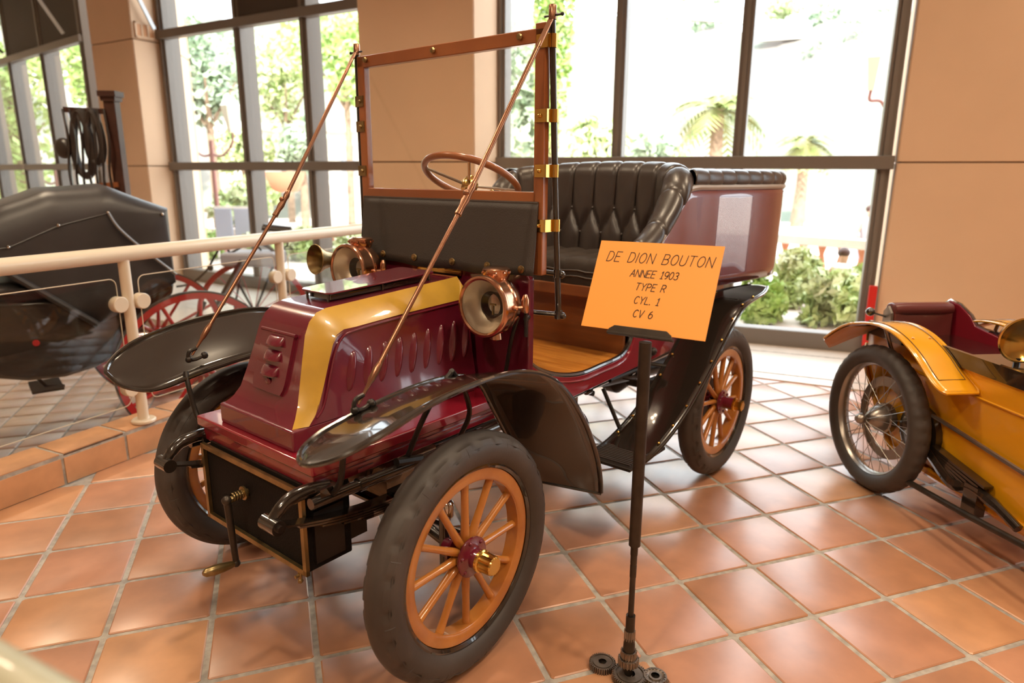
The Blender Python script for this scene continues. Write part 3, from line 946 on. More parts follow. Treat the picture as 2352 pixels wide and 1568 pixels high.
# ---- front wings
WO = spline([(0.486, 0, .800), (0.445, 0, .818), (0.39, 0, .840), (0.315, 0, .862), (0.17, 0, .892), (0.01, 0, .904), (-0.10, 0, .902), (-0.19, 0, .888), (-0.28, 0, .858), (-0.36, 0, .810), (-0.44, 0, .735), (-0.51, 0, .645), (-0.565, 0, .555), (-0.605, 0, .47), (-0.625, 0, .40), (-0.633, 0, .338)], 8)
WI = spline([(0.475, 0, .792), (0.44, 0, .797), (0.40, 0, .803), (0.34, 0, .815), (0.22, 0, .836), (0.08, 0, .852), (-0.03, 0, .855), (-0.12, 0, .848), (-0.19, 0, .828), (-0.24, 0, .79), (-0.285, 0, .72), (-0.335, 0, .64), (-0.385, 0, .56), (-0.435, 0, .48), (-0.48, 0, .42), (-0.52, 0, .365)], 8)
def wing(s, dzi=0.0, dzo=0.0):
    n = len(WO); rows = []; left = []; right = []
    for i in range(n):
        po_, pi_ = WO[i], WI[i]
        x = po_.x
        if x > 0.30:
            t = min(1, (0.487 - x) / 0.187); k = math.sqrt(max(0, 1 - (1 - t) ** 2))
            yi = 0.53 - (0.53 - 0.43) * k; yo = 0.53 + (0.652 - 0.53) * k
        else:
            yi, yo, k = 0.43, 0.652, 1.0
        row = []
        for j in range(9):
            a = j / 8
            row.append((pi_.x + (po_.x - pi_.x) * a, s * (yi + (yo - yi) * a), (pi_.z + dzi * k) + ((po_.z + dzo * k) - (pi_.z + dzi * k)) * a + 0.007 * math.sin(pi * a) + (0.003 if j in (0, 8) else 0)))
        rows.append(row)
        left.append(row[0]); right.append(row[-1])
    m = MB(); m.grid(rows)
    w = m.build('front_wing', M['black'], CAR, ang=60, solid=0.004)
    loop = [Vector(q) for q in left[::-1]] + [Vector(q) for q in right[1:]]
    loop2 = []
    for q in loop:
        if not loop2 or (q - loop2[-1]).length > 0.006: loop2.append(q)
    b = MB(); b.tube(loop2, 0.0075, 8); b.tube([left[-1], right[-1]], 0.006, 8)
    b.build('rolled_edge', M['black'], w)
    return w
wing(1); wing(-1, -0.060, 0.018)
for s in (1, -1):
    b = MB()
    b.tube(spline([(-0.01, s * .335, .60), (-0.005, s * .40, .72), (-0.05, s * .43, .82), (-0.10, s * .44, .87)], 5), 0.0085, 8)
    b.tube(spline([(-0.10, s * .44, .875), (-0.17, s * .42, .80), (-0.22, s * .40, .70), (-0.23, s * .345, .60)], 5), 0.0085, 8)
    b.tube([(-0.06, s * .34, .58), (0.04, s * .34, .60)], 0.014, 8)
    b.build('wing_bracket', M['blackm'], CAR)
    b = MB(); b.tube(spline([(0.27, s * .33, .575), (0.28, s * .39, .64), (0.285, s * .42, .74), (0.28, s * .44, .79)], 5), 0.0085, 8)
    b.build('wing_bracket', M['blackm'], CAR)

# ---- rear wings with running boards
RX = spline([(-2.27, 0, .885), (-2.15, 0, .872), (-2.0, 0, .862), (-1.87, 0, .842), (-1.76, 0, .79), (-1.65, 0, .71), (-1.55, 0, .63), (-1.44, 0, .555), (-1.32, 0, .48), (-1.20, 0, .425), (-1.08, 0, .385), (-0.98, 0, .365), (-0.88, 0, .362)], 4)
def rwing(s):
    rows = []; le = []; ri = []
    for p in RX:
        if p.x < -2.05:
            t = min(1, (-2.05 - p.x) / .22); yi = .44 + .09 * t ** 2; yo = .66 - .04 * t ** 2
        else:
            yi, yo = .44, .66
        row = [(p.x, s * (yi + (yo - yi) * j / 8), p.z + .004 * math.sin(pi * j / 8)) for j in range(9)]
        rows.append(row); le.append(row[0]); ri.append(row[-1])
    m = MB(); m.grid(rows); w = m.build('rear_wing', M['black'], CAR, ang=60, solid=0.004)
    b = MB(); b.tube(le, .0065, 8); b.tube(ri, .0065, 8); b.build('rolled_edge', M['black'], w)
    for k in range(8, len(RX) - 6, 4):
        for e, yy in ((.645, 1), (.455, 0)):
            rv = MB(); q = RX[k]; nrm = Vector((-0.75, 0, .66))
            rv.ball((q.x + .004, s * e, q.z + .008), .0070, 8, 5); rv.build('rivet', M['brass'], w)
    st = MB(); st.bx(-1.12, -0.83, s * .55 - .105, s * .55 + .105, .352, .366)
    sb = st.build('running_board', M['blackm'], CAR, bevel=.003, bseg=1)
    pd = MB()
    for k in range(14): pd.bx(-1.05 + k * .0145, -1.042 + k * .0145, s * .55 - .09, s * .55 + .09, .366, .371)
    pd.build('tread_ribs', M['leather'], sb)
    br = MB(); br.tube(spline([(-0.80, s * .34, .585), (-0.82, s * .40, .56), (-0.86, s * .43, .50), (-0.88, s * .44, .40), (-0.90, s * .46, .35)], 5), .010, 8)
    br.tube([(-0.84, s * .36, .345), (-1.1, s * .60, .345)], .008, 8)
    br.tube([(-1.10, s * .36, .56), (-1.10, s * .45, .40)], .009, 8)
    br.build('board_bracket', M['blackm'], CAR)
    br = MB(); br.tube([(-1.93, s * .40, .80), (-1.93, s * .46, .85), (-1.93, s * .60, .855)], .008, 8); br.tube([(-1.45, s * .36, .60), (-1.50, s * .45, .59)], .009, 8); br.build('wing_bracket', M['blackm'], CAR)
rwing(1); rwing(-1)

# ---- frame tubes, springs, axles
for s in (1, -1):
    t = MB(); t.tube([(0.34, s * .335, .578), (0.0, s * .335, .572), (-0.9, s * .345, .582), (-2.05, s * .345, .60)], .0165, 12)
    for x in (0.17, -0.16, -0.34, -1.0, -1.36): t.lathe([(.021, -.012), (.021, .012)], (x, s * (.335 if x > -.9 else .345), .576), (1, 0, 0), 12, cap=True)
    t.tube([(-0.17, s * .335, .574), (-0.33, s * .337, .574)], .020, 12)
    t.build('frame_tube', M['black'], CAR)
    d = MB(); d.tube(spline([(0.27, s * .315, .600), (0.33, s * .31, .607), (0.385, s * .305, .600), (0.42, s * .302, .575), (0.435, s * .302, .555)], 5), [.020] * 5 + [.0195] * 5 + [.018] * 5 + [.016] * 6, 12)
    d.lathe([(.0, -.034), (.021, -.034), (.021, .034), (0, .034)], (0.438, s * .302, .548), (0, 1, 0), 16)
    d.lathe([(0, .034), (.011, .034), (.010, .044), (0, .044)], (0.438, s * .302, .548), (0, s, 0), 10)
    d.bx(0.255, 0.315, s * .318 - .028, s * .318 + .028, .585, .612)
    d.build('dumb_iron', M['black'], CAR)
    for x0, x1, z0, zc in ((0.438, -0.44, .545, .475), (-1.40, -2.24, .52, .45)):
        sp = empty('leaf_spring', parent=CAR)
        xm = (x0 + x1) / 2
        for k in range(5):
            f0 = 1 - k * .16
            m = MB(); pts = []
            for i in range(13):
                a = -1 + 2 * i / 12
                x = xm + (x0 - x1) / 2 * a * f0
                u = (x - xm) / ((x0 - x1) / 2)
                z = zc + (z0 - zc) * u * u - .008 * k
                pts.append((x, z))
            poly = [(x, z + .003) for x, z in pts] + [(x, z - .003) for x, z in pts[::-1]]
            m.prism(poly, lambda a, b, d: (a, d, b), s * .302 - .02, s * .302 + .02)
            m.build('leaf', M['black'], sp, ang=30)
        m = MB(); m.bx(xm - .03, xm + .03, s * .302 - .026, s * .302 + .026, zc - .05, zc + .012); m.build('spring_clamp', M['blackm'], sp)
ax = MB(); ax.tube([(0, -.53, .372), (0, -.42, .40), (0, -.25, .41), (0, .25, .41), (0, .42, .40), (0, .53, .372)], .017, 12)
for s in (1, -1):
    ax.tube([(0, s * .50, .30), (0, s * .50, .46)], .018, 12)
    ax.tube([(0, s * .50, .372), (0, s * .56, .3687)], .016, 10)
    ax.tube([(0, s * .50, .31), (-.14, s * .45, .32)], .009, 8)
ax.tube([(-.14, -.45, .32), (-.14, .45, .32)], .009, 8)
ax.build('front_axle', M['black'], CAR)
for s in (1, -1):
    c = MB(); c.lathe([(0, .46), (.024, .46), (.028, .465), (.028, .505), (.022, .512), (0, .515)], (0, s * .50, 0), (0, 0, 1), 14); c.build('grease_cup', M['chrome'], CAR)
ax = MB(); ax.tube([(-WB, -.54, .3687), (-WB, .54, .3687)], .022, 12); ax.lathe([(0, -.09), (.06, -.08), (.105, -.03), (.105, .03), (.06, .08), (0, .09)], (-WB, 0, .40), (0, 1, 0), 20)
for s in (1, -1): ax.lathe([(.10, -.02), (.115, -.018), (.115, .018), (.10, .02)], (-WB, s * .50, .3687), (0, 1, 0), 28, cap=True)
ax.tube([(-WB + .02, .1, .42), (-1.3, .06, .50)], .03, 10)
ax.build('rear_axle', M['blackm'], CAR)
# engine, gearbox, exhaust
e = MB(); e.lathe([(0, -.10), (.08, -.10), (.13, -.06), (.14, .0), (.13, .06), (.08, .10), (0, .10)], (-0.18, 0.02, .44), (0, 1, 0), 20)
e.lathe([(.075, .1), (.085, .12), (.085, .32), (.06, .34), (0, .35)], (-0.18, .02, .44), (0, 0, 1), 20)
e.bx(-.30, -.06, -.13, .17, .40, .50)
e.ball((-.05, .20, .50), .045, 10, 8, (1, 1, .8)); e.tube([(-.05, .17, .50), (.03, .24, .53)], .02, 8)
e.build('engine', M['alu'], CAR)
g = MB(); g.lathe([(0, -.14), (.07, -.13), (.10, -.08), (.105, .05), (.08, .12), (0, .13)], (-0.98, .12, .50), (1, 0, 0), 16)
g.bx(-1.06, -0.90, .02, .26, .44, .54); g.ball((-1.02, .22, .47), .04, 10, 6); g.ball((-.92, .24, .46), .03, 10, 6); g.tube([(-1.05, .2, .43), (-1.05, .27, .43)], .02, 10); g.tube([(-.93, .2, .43), (-.93, .25, .43)], .016, 10)
g.build('gearbox', M['alu'], CAR)
g = MB(); g.tube([(-.3, .1, .47), (-.85, .12, .49)], .02, 10); g.tube([(-1.1, .1, .50), (-1.5, .12, .48), (-2.1, .2, .45)], [.02, .055, .055], 12); g.bx(-.75, -.62, -.1, .24, .53, .56); g.tube([(-1.12, -.3, .52), (-1.12, .3, .52)], .013, 8)
g.build('exhaust', M['blackm'], CAR)
l = MB(); l.tube([(-1.30, .36, .60), (-1.42, .42, .66)], .01, 8); l.ball((-1.42, .42, .67), .02, 8, 6); l.tube([(-1.15, .36, .585), (-1.35, .39, .60)], .012, 8)
l.build('brake_linkage', M['blackm'], CAR)

# ---- radiator box with brass edges and crank
rb = MB(); rb.bx(0.165, 0.318, -.275, .272, .335, .585)
rad = rb.build('radiator', M['mesh_black'], CAR, bevel=.004, bseg=1)
def strip(a, b, w=.016, h=.012):
    m = MB(); m.beam(a, b, w, h, (1, 0, 0)); m.build('brass_edge', M['dbrass'], rad)
xf = 0.326
strip((xf, -.278, .584), (xf, .278, .584)); strip((xf, -.278, .338), (xf, .278, .338)); strip((xf, -.272, .33), (xf, -.272, .59)); strip((xf, .270, .33), (xf, .270, .59))
m = MB(); m.bx(.20, .312, -.25, .25, .585, .60); m.bx(.20, .30, .272, .285, .36, .52); m.bx(.10, .20, .20, .262, .37, .43); m.build('mounting_bracket', M['blackm'], rad)
m = MB(); m.tube([(xf, .235, .330), (xf, .235, .30)], .006, 8); m.tube([(xf - .012, .235, .318), (xf + .016, .235, .318)], .005, 8); m.ball((xf, .235, .30), .009, 8, 6); m.build('drain_tap', M['dbrass'], rad)
ck = empty('starting_crank', parent=CAR)
m = MB(); m.tube([(.30, -.033, .494), (.345, -.033, .490), (.385, -.033, .484)], .010, 12); m.lathe([(.022, 0), (.022, .006), (.012, .008), (0, .008)], (.328, -.033, .492), (1, 0, 0), 18)
for k in range(4): m.lathe([(.0135, 0), (.0145, .003), (.0135, .006)], (.335 + k * .009, -.033, .491), (1, 0, 0), 14)
m.build('crank_shaft', M['dbrass'], ck)
m = MB(); m.tube([(.385, -.033, .487), (.376, -.033, .275)], [.0115, .0095], 10); m.ball((.386, -.033, .488), .015, 10, 8); m.ball((.376, -.033, .274), .013, 10, 8); m.build('crank_arm', M['stand'], ck)
m = MB(); m.tube([(.378, -.033, .274), (.395, -.033, .276), (.42, -.033, .279), (.45, -.033, .283), (.472, -.033, .286), (.480, -.033, .287)], [.008, .012, .015, .0155, .013, .006], 12); m.build('crank_handle', M['dbrass'], ck)

# ---- floor boards, riser, body sides
fb = MB(); fb.bx(-1.205, -.53, -.385, .385, .655, .672); fbo = fb.build('floor_pan', M['blackm'], CAR)
for k in range(6):
    x1 = -.535 - k * .1125
    b = MB(); b.bx(x1 - .110, x1, -.385, .388, .672, .690); b.build('floor_board', M['plank'], fbo, bevel=.0015, bseg=1)
rs = MB(); rs.bx(-1.225, -1.205, -.386, .386, .66, .955); riser = rs.build('seat_riser', M['riser'], CAR, bevel=.002, bseg=1)
for y in (-.02, .3, -.3):
    m = MB(); m.bx(-1.206, -1.198, y - .015, y + .015, .925, .945); m.ball((-1.200, y, .935), .006, 8, 6); m.build('brass_catch', M['dbrass'], riser)
# side sills: polygon in x,z
sillc = spline([(-0.525, 0, .80), (-0.60, 0, .752), (-0.72, 0, .708), (-0.86, 0, .683), (-1.0, 0, .684), (-1.165, 0, .692), (-1.235, 0, .735), (-1.262, 0, .80), (-1.29, 0, .90)], 4)
for s in (1, -1):
    poly = [(p.x, p.z) for p in sillc] + [(-1.40, 1.00), (-1.60, 1.02), (-2.20, .96), (-2.22, .80), (-1.95, .66), (-1.5, .625), (-0.525, .60)]
    m = MB(); m.prism(poly, lambda a, b, d: (a, d, b), s * .385, s * .408)
    bs = m.build('body_side', M['crimson'], CAR, bevel=.003, bseg=1)
    m = MB(); m.tube([(p.x, s * .398, p.z + .004) for p in sillc], .011, 8); m.build('edge_strip', M['black'], bs)
    m = MB(); m.tube([(p.x, s * .410, p.z - .020) for p in sillc], .0035, 6); m.build('edge_bead', M['crimson'], bs)
m = MB(); m.bx(-2.25, -1.3, -.39, .39, .62, .66); m.bx(-2.24, -2.2, -.39, .39, .66, .95); m.build('rear_body_floor', M['crimson'], CAR)

# ---- front bench
cu = MB(); rows = []
NU, NV = 90, 16
for i in range(NU + 1):
    y = -.395 + .79 * i / NU
    row = []
    for k in range(NV + 1):
        t = k / NV
        if t < .35: x, z = -1.135 + .0, .975 + (.07) * (t / .35)
        elif t < .65:
            a = (t - .35) / .3 * pi / 2; x, z = -1.165 + .030 * math.cos(a), 1.045 + .045 * math.sin(a)
        else: x, z = -1.165 - (t - .65) / .35 * .40, 1.09
        pl_ = abs(math.sin(pi * y / .113)) ** .5 * .010
        if t < .65: x += pl_ * .6
        z += pl_ * (t > .4)
        row.append((x, y, z))
    rows.append(row)
cu.grid(rows); cush = cu.build('seat_cushion', M['cushion'], CAR, ang=60)
m = MB(); m.bx(-1.155, -1.125, -.395, .395, .935, .985); m.bx(-1.56, -1.15, -.40, .40, .94, .97); m.build('cushion_valance', M['riser'], cush, bevel=.006)
m = MB()
for z in (1.02, 1.045): m.tube([(-1.128, y * .0395, z + .003 * math.sin(y * 1.7)) for y in range(-10, 11)], .0035, 6)
m.build('cushion_piping', M['leather'], cush)

# horseshoe back rest
HP = spline([(-1.03, .452, 1.165), (-1.12, .465, 1.185), (-1.21, .475, 1.225), (-1.30, .482, 1.295), (-1.385, .487, 1.39), (-1.45, .480, 1.450), (-1.52, .445, 1.482), (-1.575, .36, 1.492), (-1.60, .22, 1.497), (-1.605, .08, 1.500), (-1.605, -.08, 1.498), (-1.60, -.22, 1.492), (-1.575, -.36, 1.482), (-1.52, -.445, 1.468), (-1.45, -.480, 1.435), (-1.385, -.487, 1.38), (-1.30, -.482, 1.29), (-1.21, -.475, 1.225), (-1.12, -.465, 1.185), (-1.03, -.452, 1.165)], 10)
# arc length parameter in plan
acc = [0.0]
for a, b in zip(HP, HP[1:]): acc.append(acc[-1] + math.hypot(b.x - a.x, b.y - a.y))
TOT = acc[-1]
def hp_at(s):
    for i in range(len(acc) - 1):
        if s <= acc[i + 1] or i == len(acc) - 2:
            t = (s - acc[i]) / max(1e-9, acc[i + 1] - acc[i]); t = min(max(t, 0), 1)
            p = HP[i].lerp(HP[i + 1], t); d = HP[min(i + 1, len(HP) - 1)] - HP[max(i - 1, 0)] if False else HP[i + 1] - HP[i]
            j0 = max(i - 3, 0); j1 = min(i + 4, len(HP) - 1)
            d = HP[j1] - HP[j0]
            return p, Vector((d.x, d.y, 0)).normalized()
NP = 16
def tuft_d(u, v, N, v0, v1):
    """distance to nearest seam in units of pleat width"""
    a = u * N
    if v >= v1:
        return abs(a - round(a))
    if v <= v0:
        return abs((a + .5) - round(a + .5))
    w = (v1 - v) / (v1 - v0)
    best = 9
    for sgn in (1, -1):
        b = a + sgn * .5 * w
        best = min(best, abs(b - round(b)))
    return best
def tufted(name, par, hfun, zbot, N, nu, mat, lean=.05, roll=.055, v0=.30, v1=.60, bulge=.026, thick_in=.06):
    rows = []
    for i in range(nu + 1):
        s = TOT * i / nu; p, d = hfun(s)
        nrm = Vector((d.y, -d.x, 0))   # which side is inside?
        cen = Vector((-1.2, 0, 0))
        if nrm.dot(cen - Vector((p.x, p.y, 0))) < 0: nrm = -nrm
        zt = p.z; row = []
        base = Vector((p.x, p.y, 0))
        fade = min(1, max(.18, (zt - zbot) / .35))
        nv = 34
        for k in range(nv + 1):
            v = k / nv
            if v < .72:
                q = v / .72; z = zbot + (zt - roll - zbot) * q; off = thick_in + lean * (1 - q)
                dirv = nrm
                dd = tuft_d(i / nu, q, N, v0, v1)
            else:
                a = (v - .72) / .28 * pi * 1.15; q = 1
                z = zt - roll + roll * math.sin(a); off = thick_in - roll + roll * math.cos(a)
                dd = abs(i / nu * N - round(i / nu * N))
                dirv = (nrm * math.cos(a) + Vector((0, 0, 1)) * math.sin(a)).normalized()
            e1 = (1 - (1 - min(1, dd * 2)) ** 2) ** .5; e2 = 1 - (1 - min(1, dd * 2)) ** 7
            wq = min(1, max(0, (v / .72 - .62) / .3)); h = bulge * (e1 * (1 - wq) + (e2 * .55 + .45) * wq) * fade - bulge * .6
            pt = base + nrm * off + Vector((0, 0, z)) + dirv * h
            row.append(tuple(pt))
        rows.append(row)
    m = MB(); m.grid(rows)
    return m.build(name, M[mat], par, ang=75)
back = tufted('seat_back', CAR, hp_at, 1.06, NP, 320, 'leather')
# buttons
for i in range(1, NP * 2):
    for row_v in (.60, .30):
        on = (i % 2 == 0) if row_v == .60 else (i % 2 == 1)
        if not on: continue
        p, d = hp_at(TOT * i / (NP * 2))
        if p.z < 1.40: continue
        nrm = Vector((d.y, -d.x, 0))
        if nrm.dot(Vector((-1.2, 0, 0)) - Vector((p.x, p.y, 0))) < 0: nrm = -nrm
        z = 1.06 + (p.z - .055 - 1.06) * row_v
        q = Vector((p.x, p.y, z)) + nrm * (.06 + .05 * (1 - row_v) - .010)
        b = MB(); b.ball(q, .008, 8, 5); b.build('button', M['leather'], back)

# ---- tonneau shell
SP = spline([(-1.06, .487, 1.10), (-1.12, .497, 1.115), (-1.21, .507, 1.155), (-1.30, .514, 1.225), (-1.385, .520, 1.320), (-1.45, .524, 1.378), (-1.52, .530, 1.392), (-1.62, .540, 1.392), (-1.72, .550, 1.392), (-1.84, .568, 1.392), (-1.98, .592, 1.392), (-2.12, .612, 1.392), (-2.26, .622, 1.392), (-2.39, .610, 1.392), (-2.49, .565, 1.392), (-2.56, .48, 1.392), (-2.595, .36, 1.392), (-2.61, .20, 1.392), (-2.615, 0.0, 1.392)], 5)
SPF = SP + [Vector((p.x, -p.y, p.z)) for p in SP[-2::-1]]
def zbot_of(p):
    if p.x > -1.30: return 1.0
    if p.x > -1.75: return 1.0 - (-1.30 - p.x) / .45 * .05
    return .945
rows = []
for p in SPF:
    zb = zbot_of(p); row = []
    for k in range(11):
        t = k / 10
        tuck = .0
        c = Vector((-1.8, 0, 0)); dv = (Vector((p.x, p.y, 0)) - c); dv.normalize()
        off = -.012 * (1 - t) ** 2 * 1.0
        row.append((p.x + dv.x * off, p.y + dv.y * off * 1.0, zb + (p.z - zb) * t))
    rows.append(row)
m = MB(); m.grid(rows); shell = m.build('tonneau_shell', M['maroon'], CAR, ang=60, solid=.012)
m = MB(); m.tube([(p.x, p.y, p.z + .002) for p in SPF], .0135, 8); m.build('top_moulding', M['moulding'], shell, label='grey metal moulding under the leather roll')
m = MB(); m.tube([(r[0][0], r[0][1], r[0][2]) for r in rows], .006, 8); m.build('bottom_bead', M['maroon'], shell)
fl_ = MB(); fl_.prism([(p.x, p.y) for p in SPF if p.x < -1.35], lambda a, b, d: (a * .995 - .01, b * .985, d), .95, .965); fl_.build('tonneau_floor', M['blackm'], shell)
# leather roll along the tonneau rim
RIM = [p for p in SPF if p.x < -1.50]
n = len(RIM); rows = []
dist = 0; prev = None
RIM2 = []
for i in range(n - 1):
    for k in range(4): RIM2.append(RIM[i].lerp(RIM[i + 1], k / 4))
RIM2.append(RIM[-1])
for i, p in enumerate(RIM2):
    if prev is not None: dist += (p - prev).length
    prev = p
    dv = Vector((p.x + 1.9, p.y, 0)); dv.normalize()
    pl_ = abs(math.sin(pi * dist / .115)) ** .3 * .006
    row = []
    for k in range(15):
        a = 2 * pi * k / 14
        r = .040 + pl_
        row.append((p.x - dv.x * .035 + dv.x * math.cos(a) * (r + .006), p.y - dv.y * .035 + dv.y * math.cos(a) * (r + .006), p.z + .038 + math.sin(a) * r))
    rows.append(row)
m = MB(); m.grid(rows); m.build('leather_roll', M['leather'], shell, ang=75)
# rear seats
for s in (1, -1):
    m = MB(); m.bx(-2.42, -1.75, s * .35 - .17, s * .35 + .17, .96, 1.13); m.build('rear_seat', M['leather'], shell, bevel=.04, bseg=3)
# thin inner back of the front bench
m = MB(); rows = []
for i in range(41):
    p, d = hp_at(TOT * (0.16 + .68 * i / 40)); nrm = Vector((d.y, -d.x, 0))
    if nrm.dot(Vector((-1.2, 0, 0)) - Vector((p.x, p.y, 0))) > 0: nrm = -nrm
    rows.append([tuple(Vector((p.x, p.y, 0)) + nrm * .004 + Vector((0, 0, z))) for z in (1.0, 1.2, p.z - .05)])
m.grid(rows); m.build('bench_back_panel', M['leather'], CAR, ang=70, solid=.006)

# ---- steering
sw = empty('steering_wheel', (-0.755, -0.075, 1.425), parent=CAR)
sw.rotation_euler = (math.radians(3), math.radians(-27), 0)
m = MB(); m.tube([(.192 * math.cos(2 * pi * k / 48), .192 * math.sin(2 * pi * k / 48), 0) for k in range(48)], .0135, 12, closed=True); m.build('rim', M['mahog'], sw)
m = MB()
for k in range(4):
    t = 2 * pi * (k + .4) / 4; m.tube([(.03 * math.cos(t), .03 * math.sin(t), -.025), (.19 * math.cos(t), .19 * math.sin(t), 0)], .006, 8)
m.build('spoke', M['chrome'], sw)
m = MB(); m.lathe([(0, .01), (.02, .008), (.035, -.02), (.03, -.05), (0, -.05)], (0, 0, 0), (0, 0, 1), 18); m.tube([(0, 0, -.03), (0, 0, -.72)], .014, 12); m.tube([(0.0, .03, -.07), (0.0, .12, -.06)], .005, 6); m.ball((0, .125, -.06), .010, 8, 6); m.build('steering_column', M['brass'], sw)

# ---- head lamps
def lamp(par, x, y, z):
    L = empty('head_lamp', (x, y, z), parent=par)
    m = MB()
    m.lathe([(.088, .012), (.094, .016), (.101, .014), (.104, .006), (.103, -.002), (.096, -.006), (.096, -.042), (.0995, -.045), (.0995, -.052), (.096, -.055), (.093, -.075), (.080, -.098), (.055, -.112), (.02, -.118), (0, -.118)], (0, 0, 0), (1, 0, 0), 48)
    body = m.build('lamp_body', M['copper'], L, ang=35)
    m = MB(); m.lathe([(.088, .010), (.080, -.03), (.06, -.06), (.035, -.075), (0, -.08)], (0, 0, 0), (1, 0, 0), 40); m.build('reflector', M['reflector'], L, ang=60)
    m = MB(); m.lathe([(.040, -.060), (.046, -.035), (.040, -.034), (.034, -.06)], (0, 0, 0), (1, 0, 0), 28); m.build('inner_cone', M['blackm'], L)
    m = MB(); m.tube([(-.045, 0, -.035), (-.045, 0, .0)], .005, 8); m.tube([(-.045, -.012, .0), (-.045, .012, .0)], .004, 6); m.build('burner', M['dbrass'], L)
    m = MB(); m.lathe([(.0905, .012), (.06, .018), (.03, .021), (0, .022)], (0, 0, 0), (1, 0, 0), 40); m.build('lens', M['lglass'], L, ang=60)
    m = MB(); m.lathe([(.040, .085), (.046, .10), (.046, .118), (.036, .124), (0, .124)], (-.062, 0, 0), (0, 0, 1), 24)
    for k in range(10):
        t = 2 * pi * k / 10; m.ball((-.062 + .0465 * math.cos(t), .0465 * math.sin(t), .108), .005, 6, 4)
    m.build('chimney', M['copper'], L)
    m = MB(); m.lathe([(.016, -.125), (.022, -.12), (.018, -.09)], (-.06, 0, 0), (0, 0, 1), 16, cap=True); m.build('drain_spout', M['copper'], L)
    m = MB(); m.lathe([(0, .0), (.011, .002), (.013, .008), (.013, .045), (.009, .055), (.006, .062), (0, .064)], (-.075, .112, -.02), (0, 0, 1), 14)
    m.tube([(-.05, .095, 0), (-.075, .112, 0)], .007, 8); m.ball((-.04, .099, .0), .010, 8, 6); m.build('valve_knob', M['copper'], L)
    m = MB(); m.tube([(-.078, .112, -.02), (-.080, .112, -.10)], .006, 8); m.tube([(-.08, .11, -.04), (-.15, .07, -.05)], .008, 8); m.tube([(-.10, 0, -.03), (-.17, 0, -.05)], .012, 8)
    m.tube([(-.09, -.06, -.03), (-.16, -.05, -.04)], .007, 8); m.build('lamp_bracket', M['blackm'], L)
    return L
l1 = lamp(CAR, -0.350, .350, 1.022); l2 = lamp(CAR, -0.350, -.350, 1.078)
l1.rotation_euler = (0, 0, .02); l2.rotation_euler = (0, 0, .02)

# ---- bulb horn: flared bell and coiled tube
hn = empty('brass_horn', (-0.365, -0.495, 1.095), parent=CAR)
m = MB()
m.lathe([(.0, .055), (.018, .055), (.020, .045)], (0, 0, 0), (1, 0, 0), 8)
m = MB(); ax_h = Vector((.97, -.06, .09)).normalized()
m.lathe([(.058, .055), (.060, .052), (.055, .042), (.040, .018), (.031, -.01), (.028, -.055), (.026, -.10)], (0.0, -.02, .01), ax_h, 28)
m.build('bell', M['dbrass'], hn, solid=.002, ang=50)
m = MB()
st_ = Vector((0, -.02, .01)) - ax_h * .10
co = [st_]
for k in range(0, 26):
    a = 2 * pi * k / 13
    co.append(Vector((st_.x - .01 + .045 * math.sin(a), st_.y + .012 + k * .0022, st_.z - .045 + .045 * math.cos(a))))
m.tube(co, [.022] + [.017 - .0003 * k for k in range(26)], 12)
m.build('coiled_tube', M['dbrass'], hn)
m = MB(); m.tube([co[-1], (-.14, .08, -.02)], .008, 8); m.build('horn_bracket', M['blackm'], hn)

# ------------------------------------------------------------------ label stand
SG = empty('sign_stand', (-0.735, -0.375, 0), 0)
tag(SG, 'dark iron stand made of gears carrying the orange card in front of the maroon car', 'stand')
def lz(name, prof, mat='stand', seg=24, loc=(0, 0, 0), ang=35):
    m = MB(); m.lathe(prof, loc, (0, 0, 1), seg, cap=True); return m.build(name, M[mat], SG, ang=ang)
lz('pole', [(.0125, .43), (.0165, .432), (.0165, .75), (.0165, 1.02)])
lz('lower_rod', [(.0085, .20), (.0085, .33), (.0095, .332), (.0095, .37), (.0085, .372), (.0095, .375), (.0095, .40), (.0105, .402), (.0105, .43)])
lz('collar', [(.0085, .205), (.0135, .207), (.0135, .135), (.0155, .133), (.0160, .10), (.0125, .096)])
def gear(name, r, h, z, nt_, loc, mat='gear', rin=.6, tilt=(0, 0, 0), bevelg=False, par=None):
    m = MB(); n = nt_ * 4
    def ring(rr, zz, teeth):
        return [((rr * (1.0 if (k % 4) in (0, 1) else (.86 if teeth else 1))) * math.cos(2 * pi * k / n) , (rr * (1.0 if (k % 4) in (0, 1) else (.86 if teeth else 1))) * math.sin(2 * pi * k / n), zz) for k in range(n + 1)]
    rows = [ring(r * .30, z + h, 0), ring(r * rin, z + h, 0), ring(r * rin, z + h * .8, 0), ring(r * rin * 1.15, z + h * .8, 0), ring(r * .80, z + h * (1 if not bevelg else 1.0), 0), ring(r * (1 if not bevelg else .72), z + h, 1), ring(r, z, 1), ring(r * .3, z, 0)]
    m.grid(rows); o = m.build(name, M[mat], par if par is not None else SG, ang=25); o.location = loc; o.rotation_euler = tilt; return o
gear('gear', .0165, .030, .128, 14, (0, 0, 0))
gear('gear', .024, .022, .068, 18, (0, 0, 0))
gear('gear', .031, .020, .045, 20, (0, 0, 0))
lz('spindle', [(.0125, .135), (.017, .115), (.0175, .09), (.014, .088), (.014, .01), (.02, .008), (.02, .0)])
gear('base_gear', .040, .018, .0, 36, (-.052, .062, 0), rin=.7)
gear('base_gear', .052, .020, .0, 44, (.0, -.012, 0), rin=.7)
gear('bevel_gear', .042, .022, .0, 18, (.066, -.045, 0), bevelg=True, rin=.45)
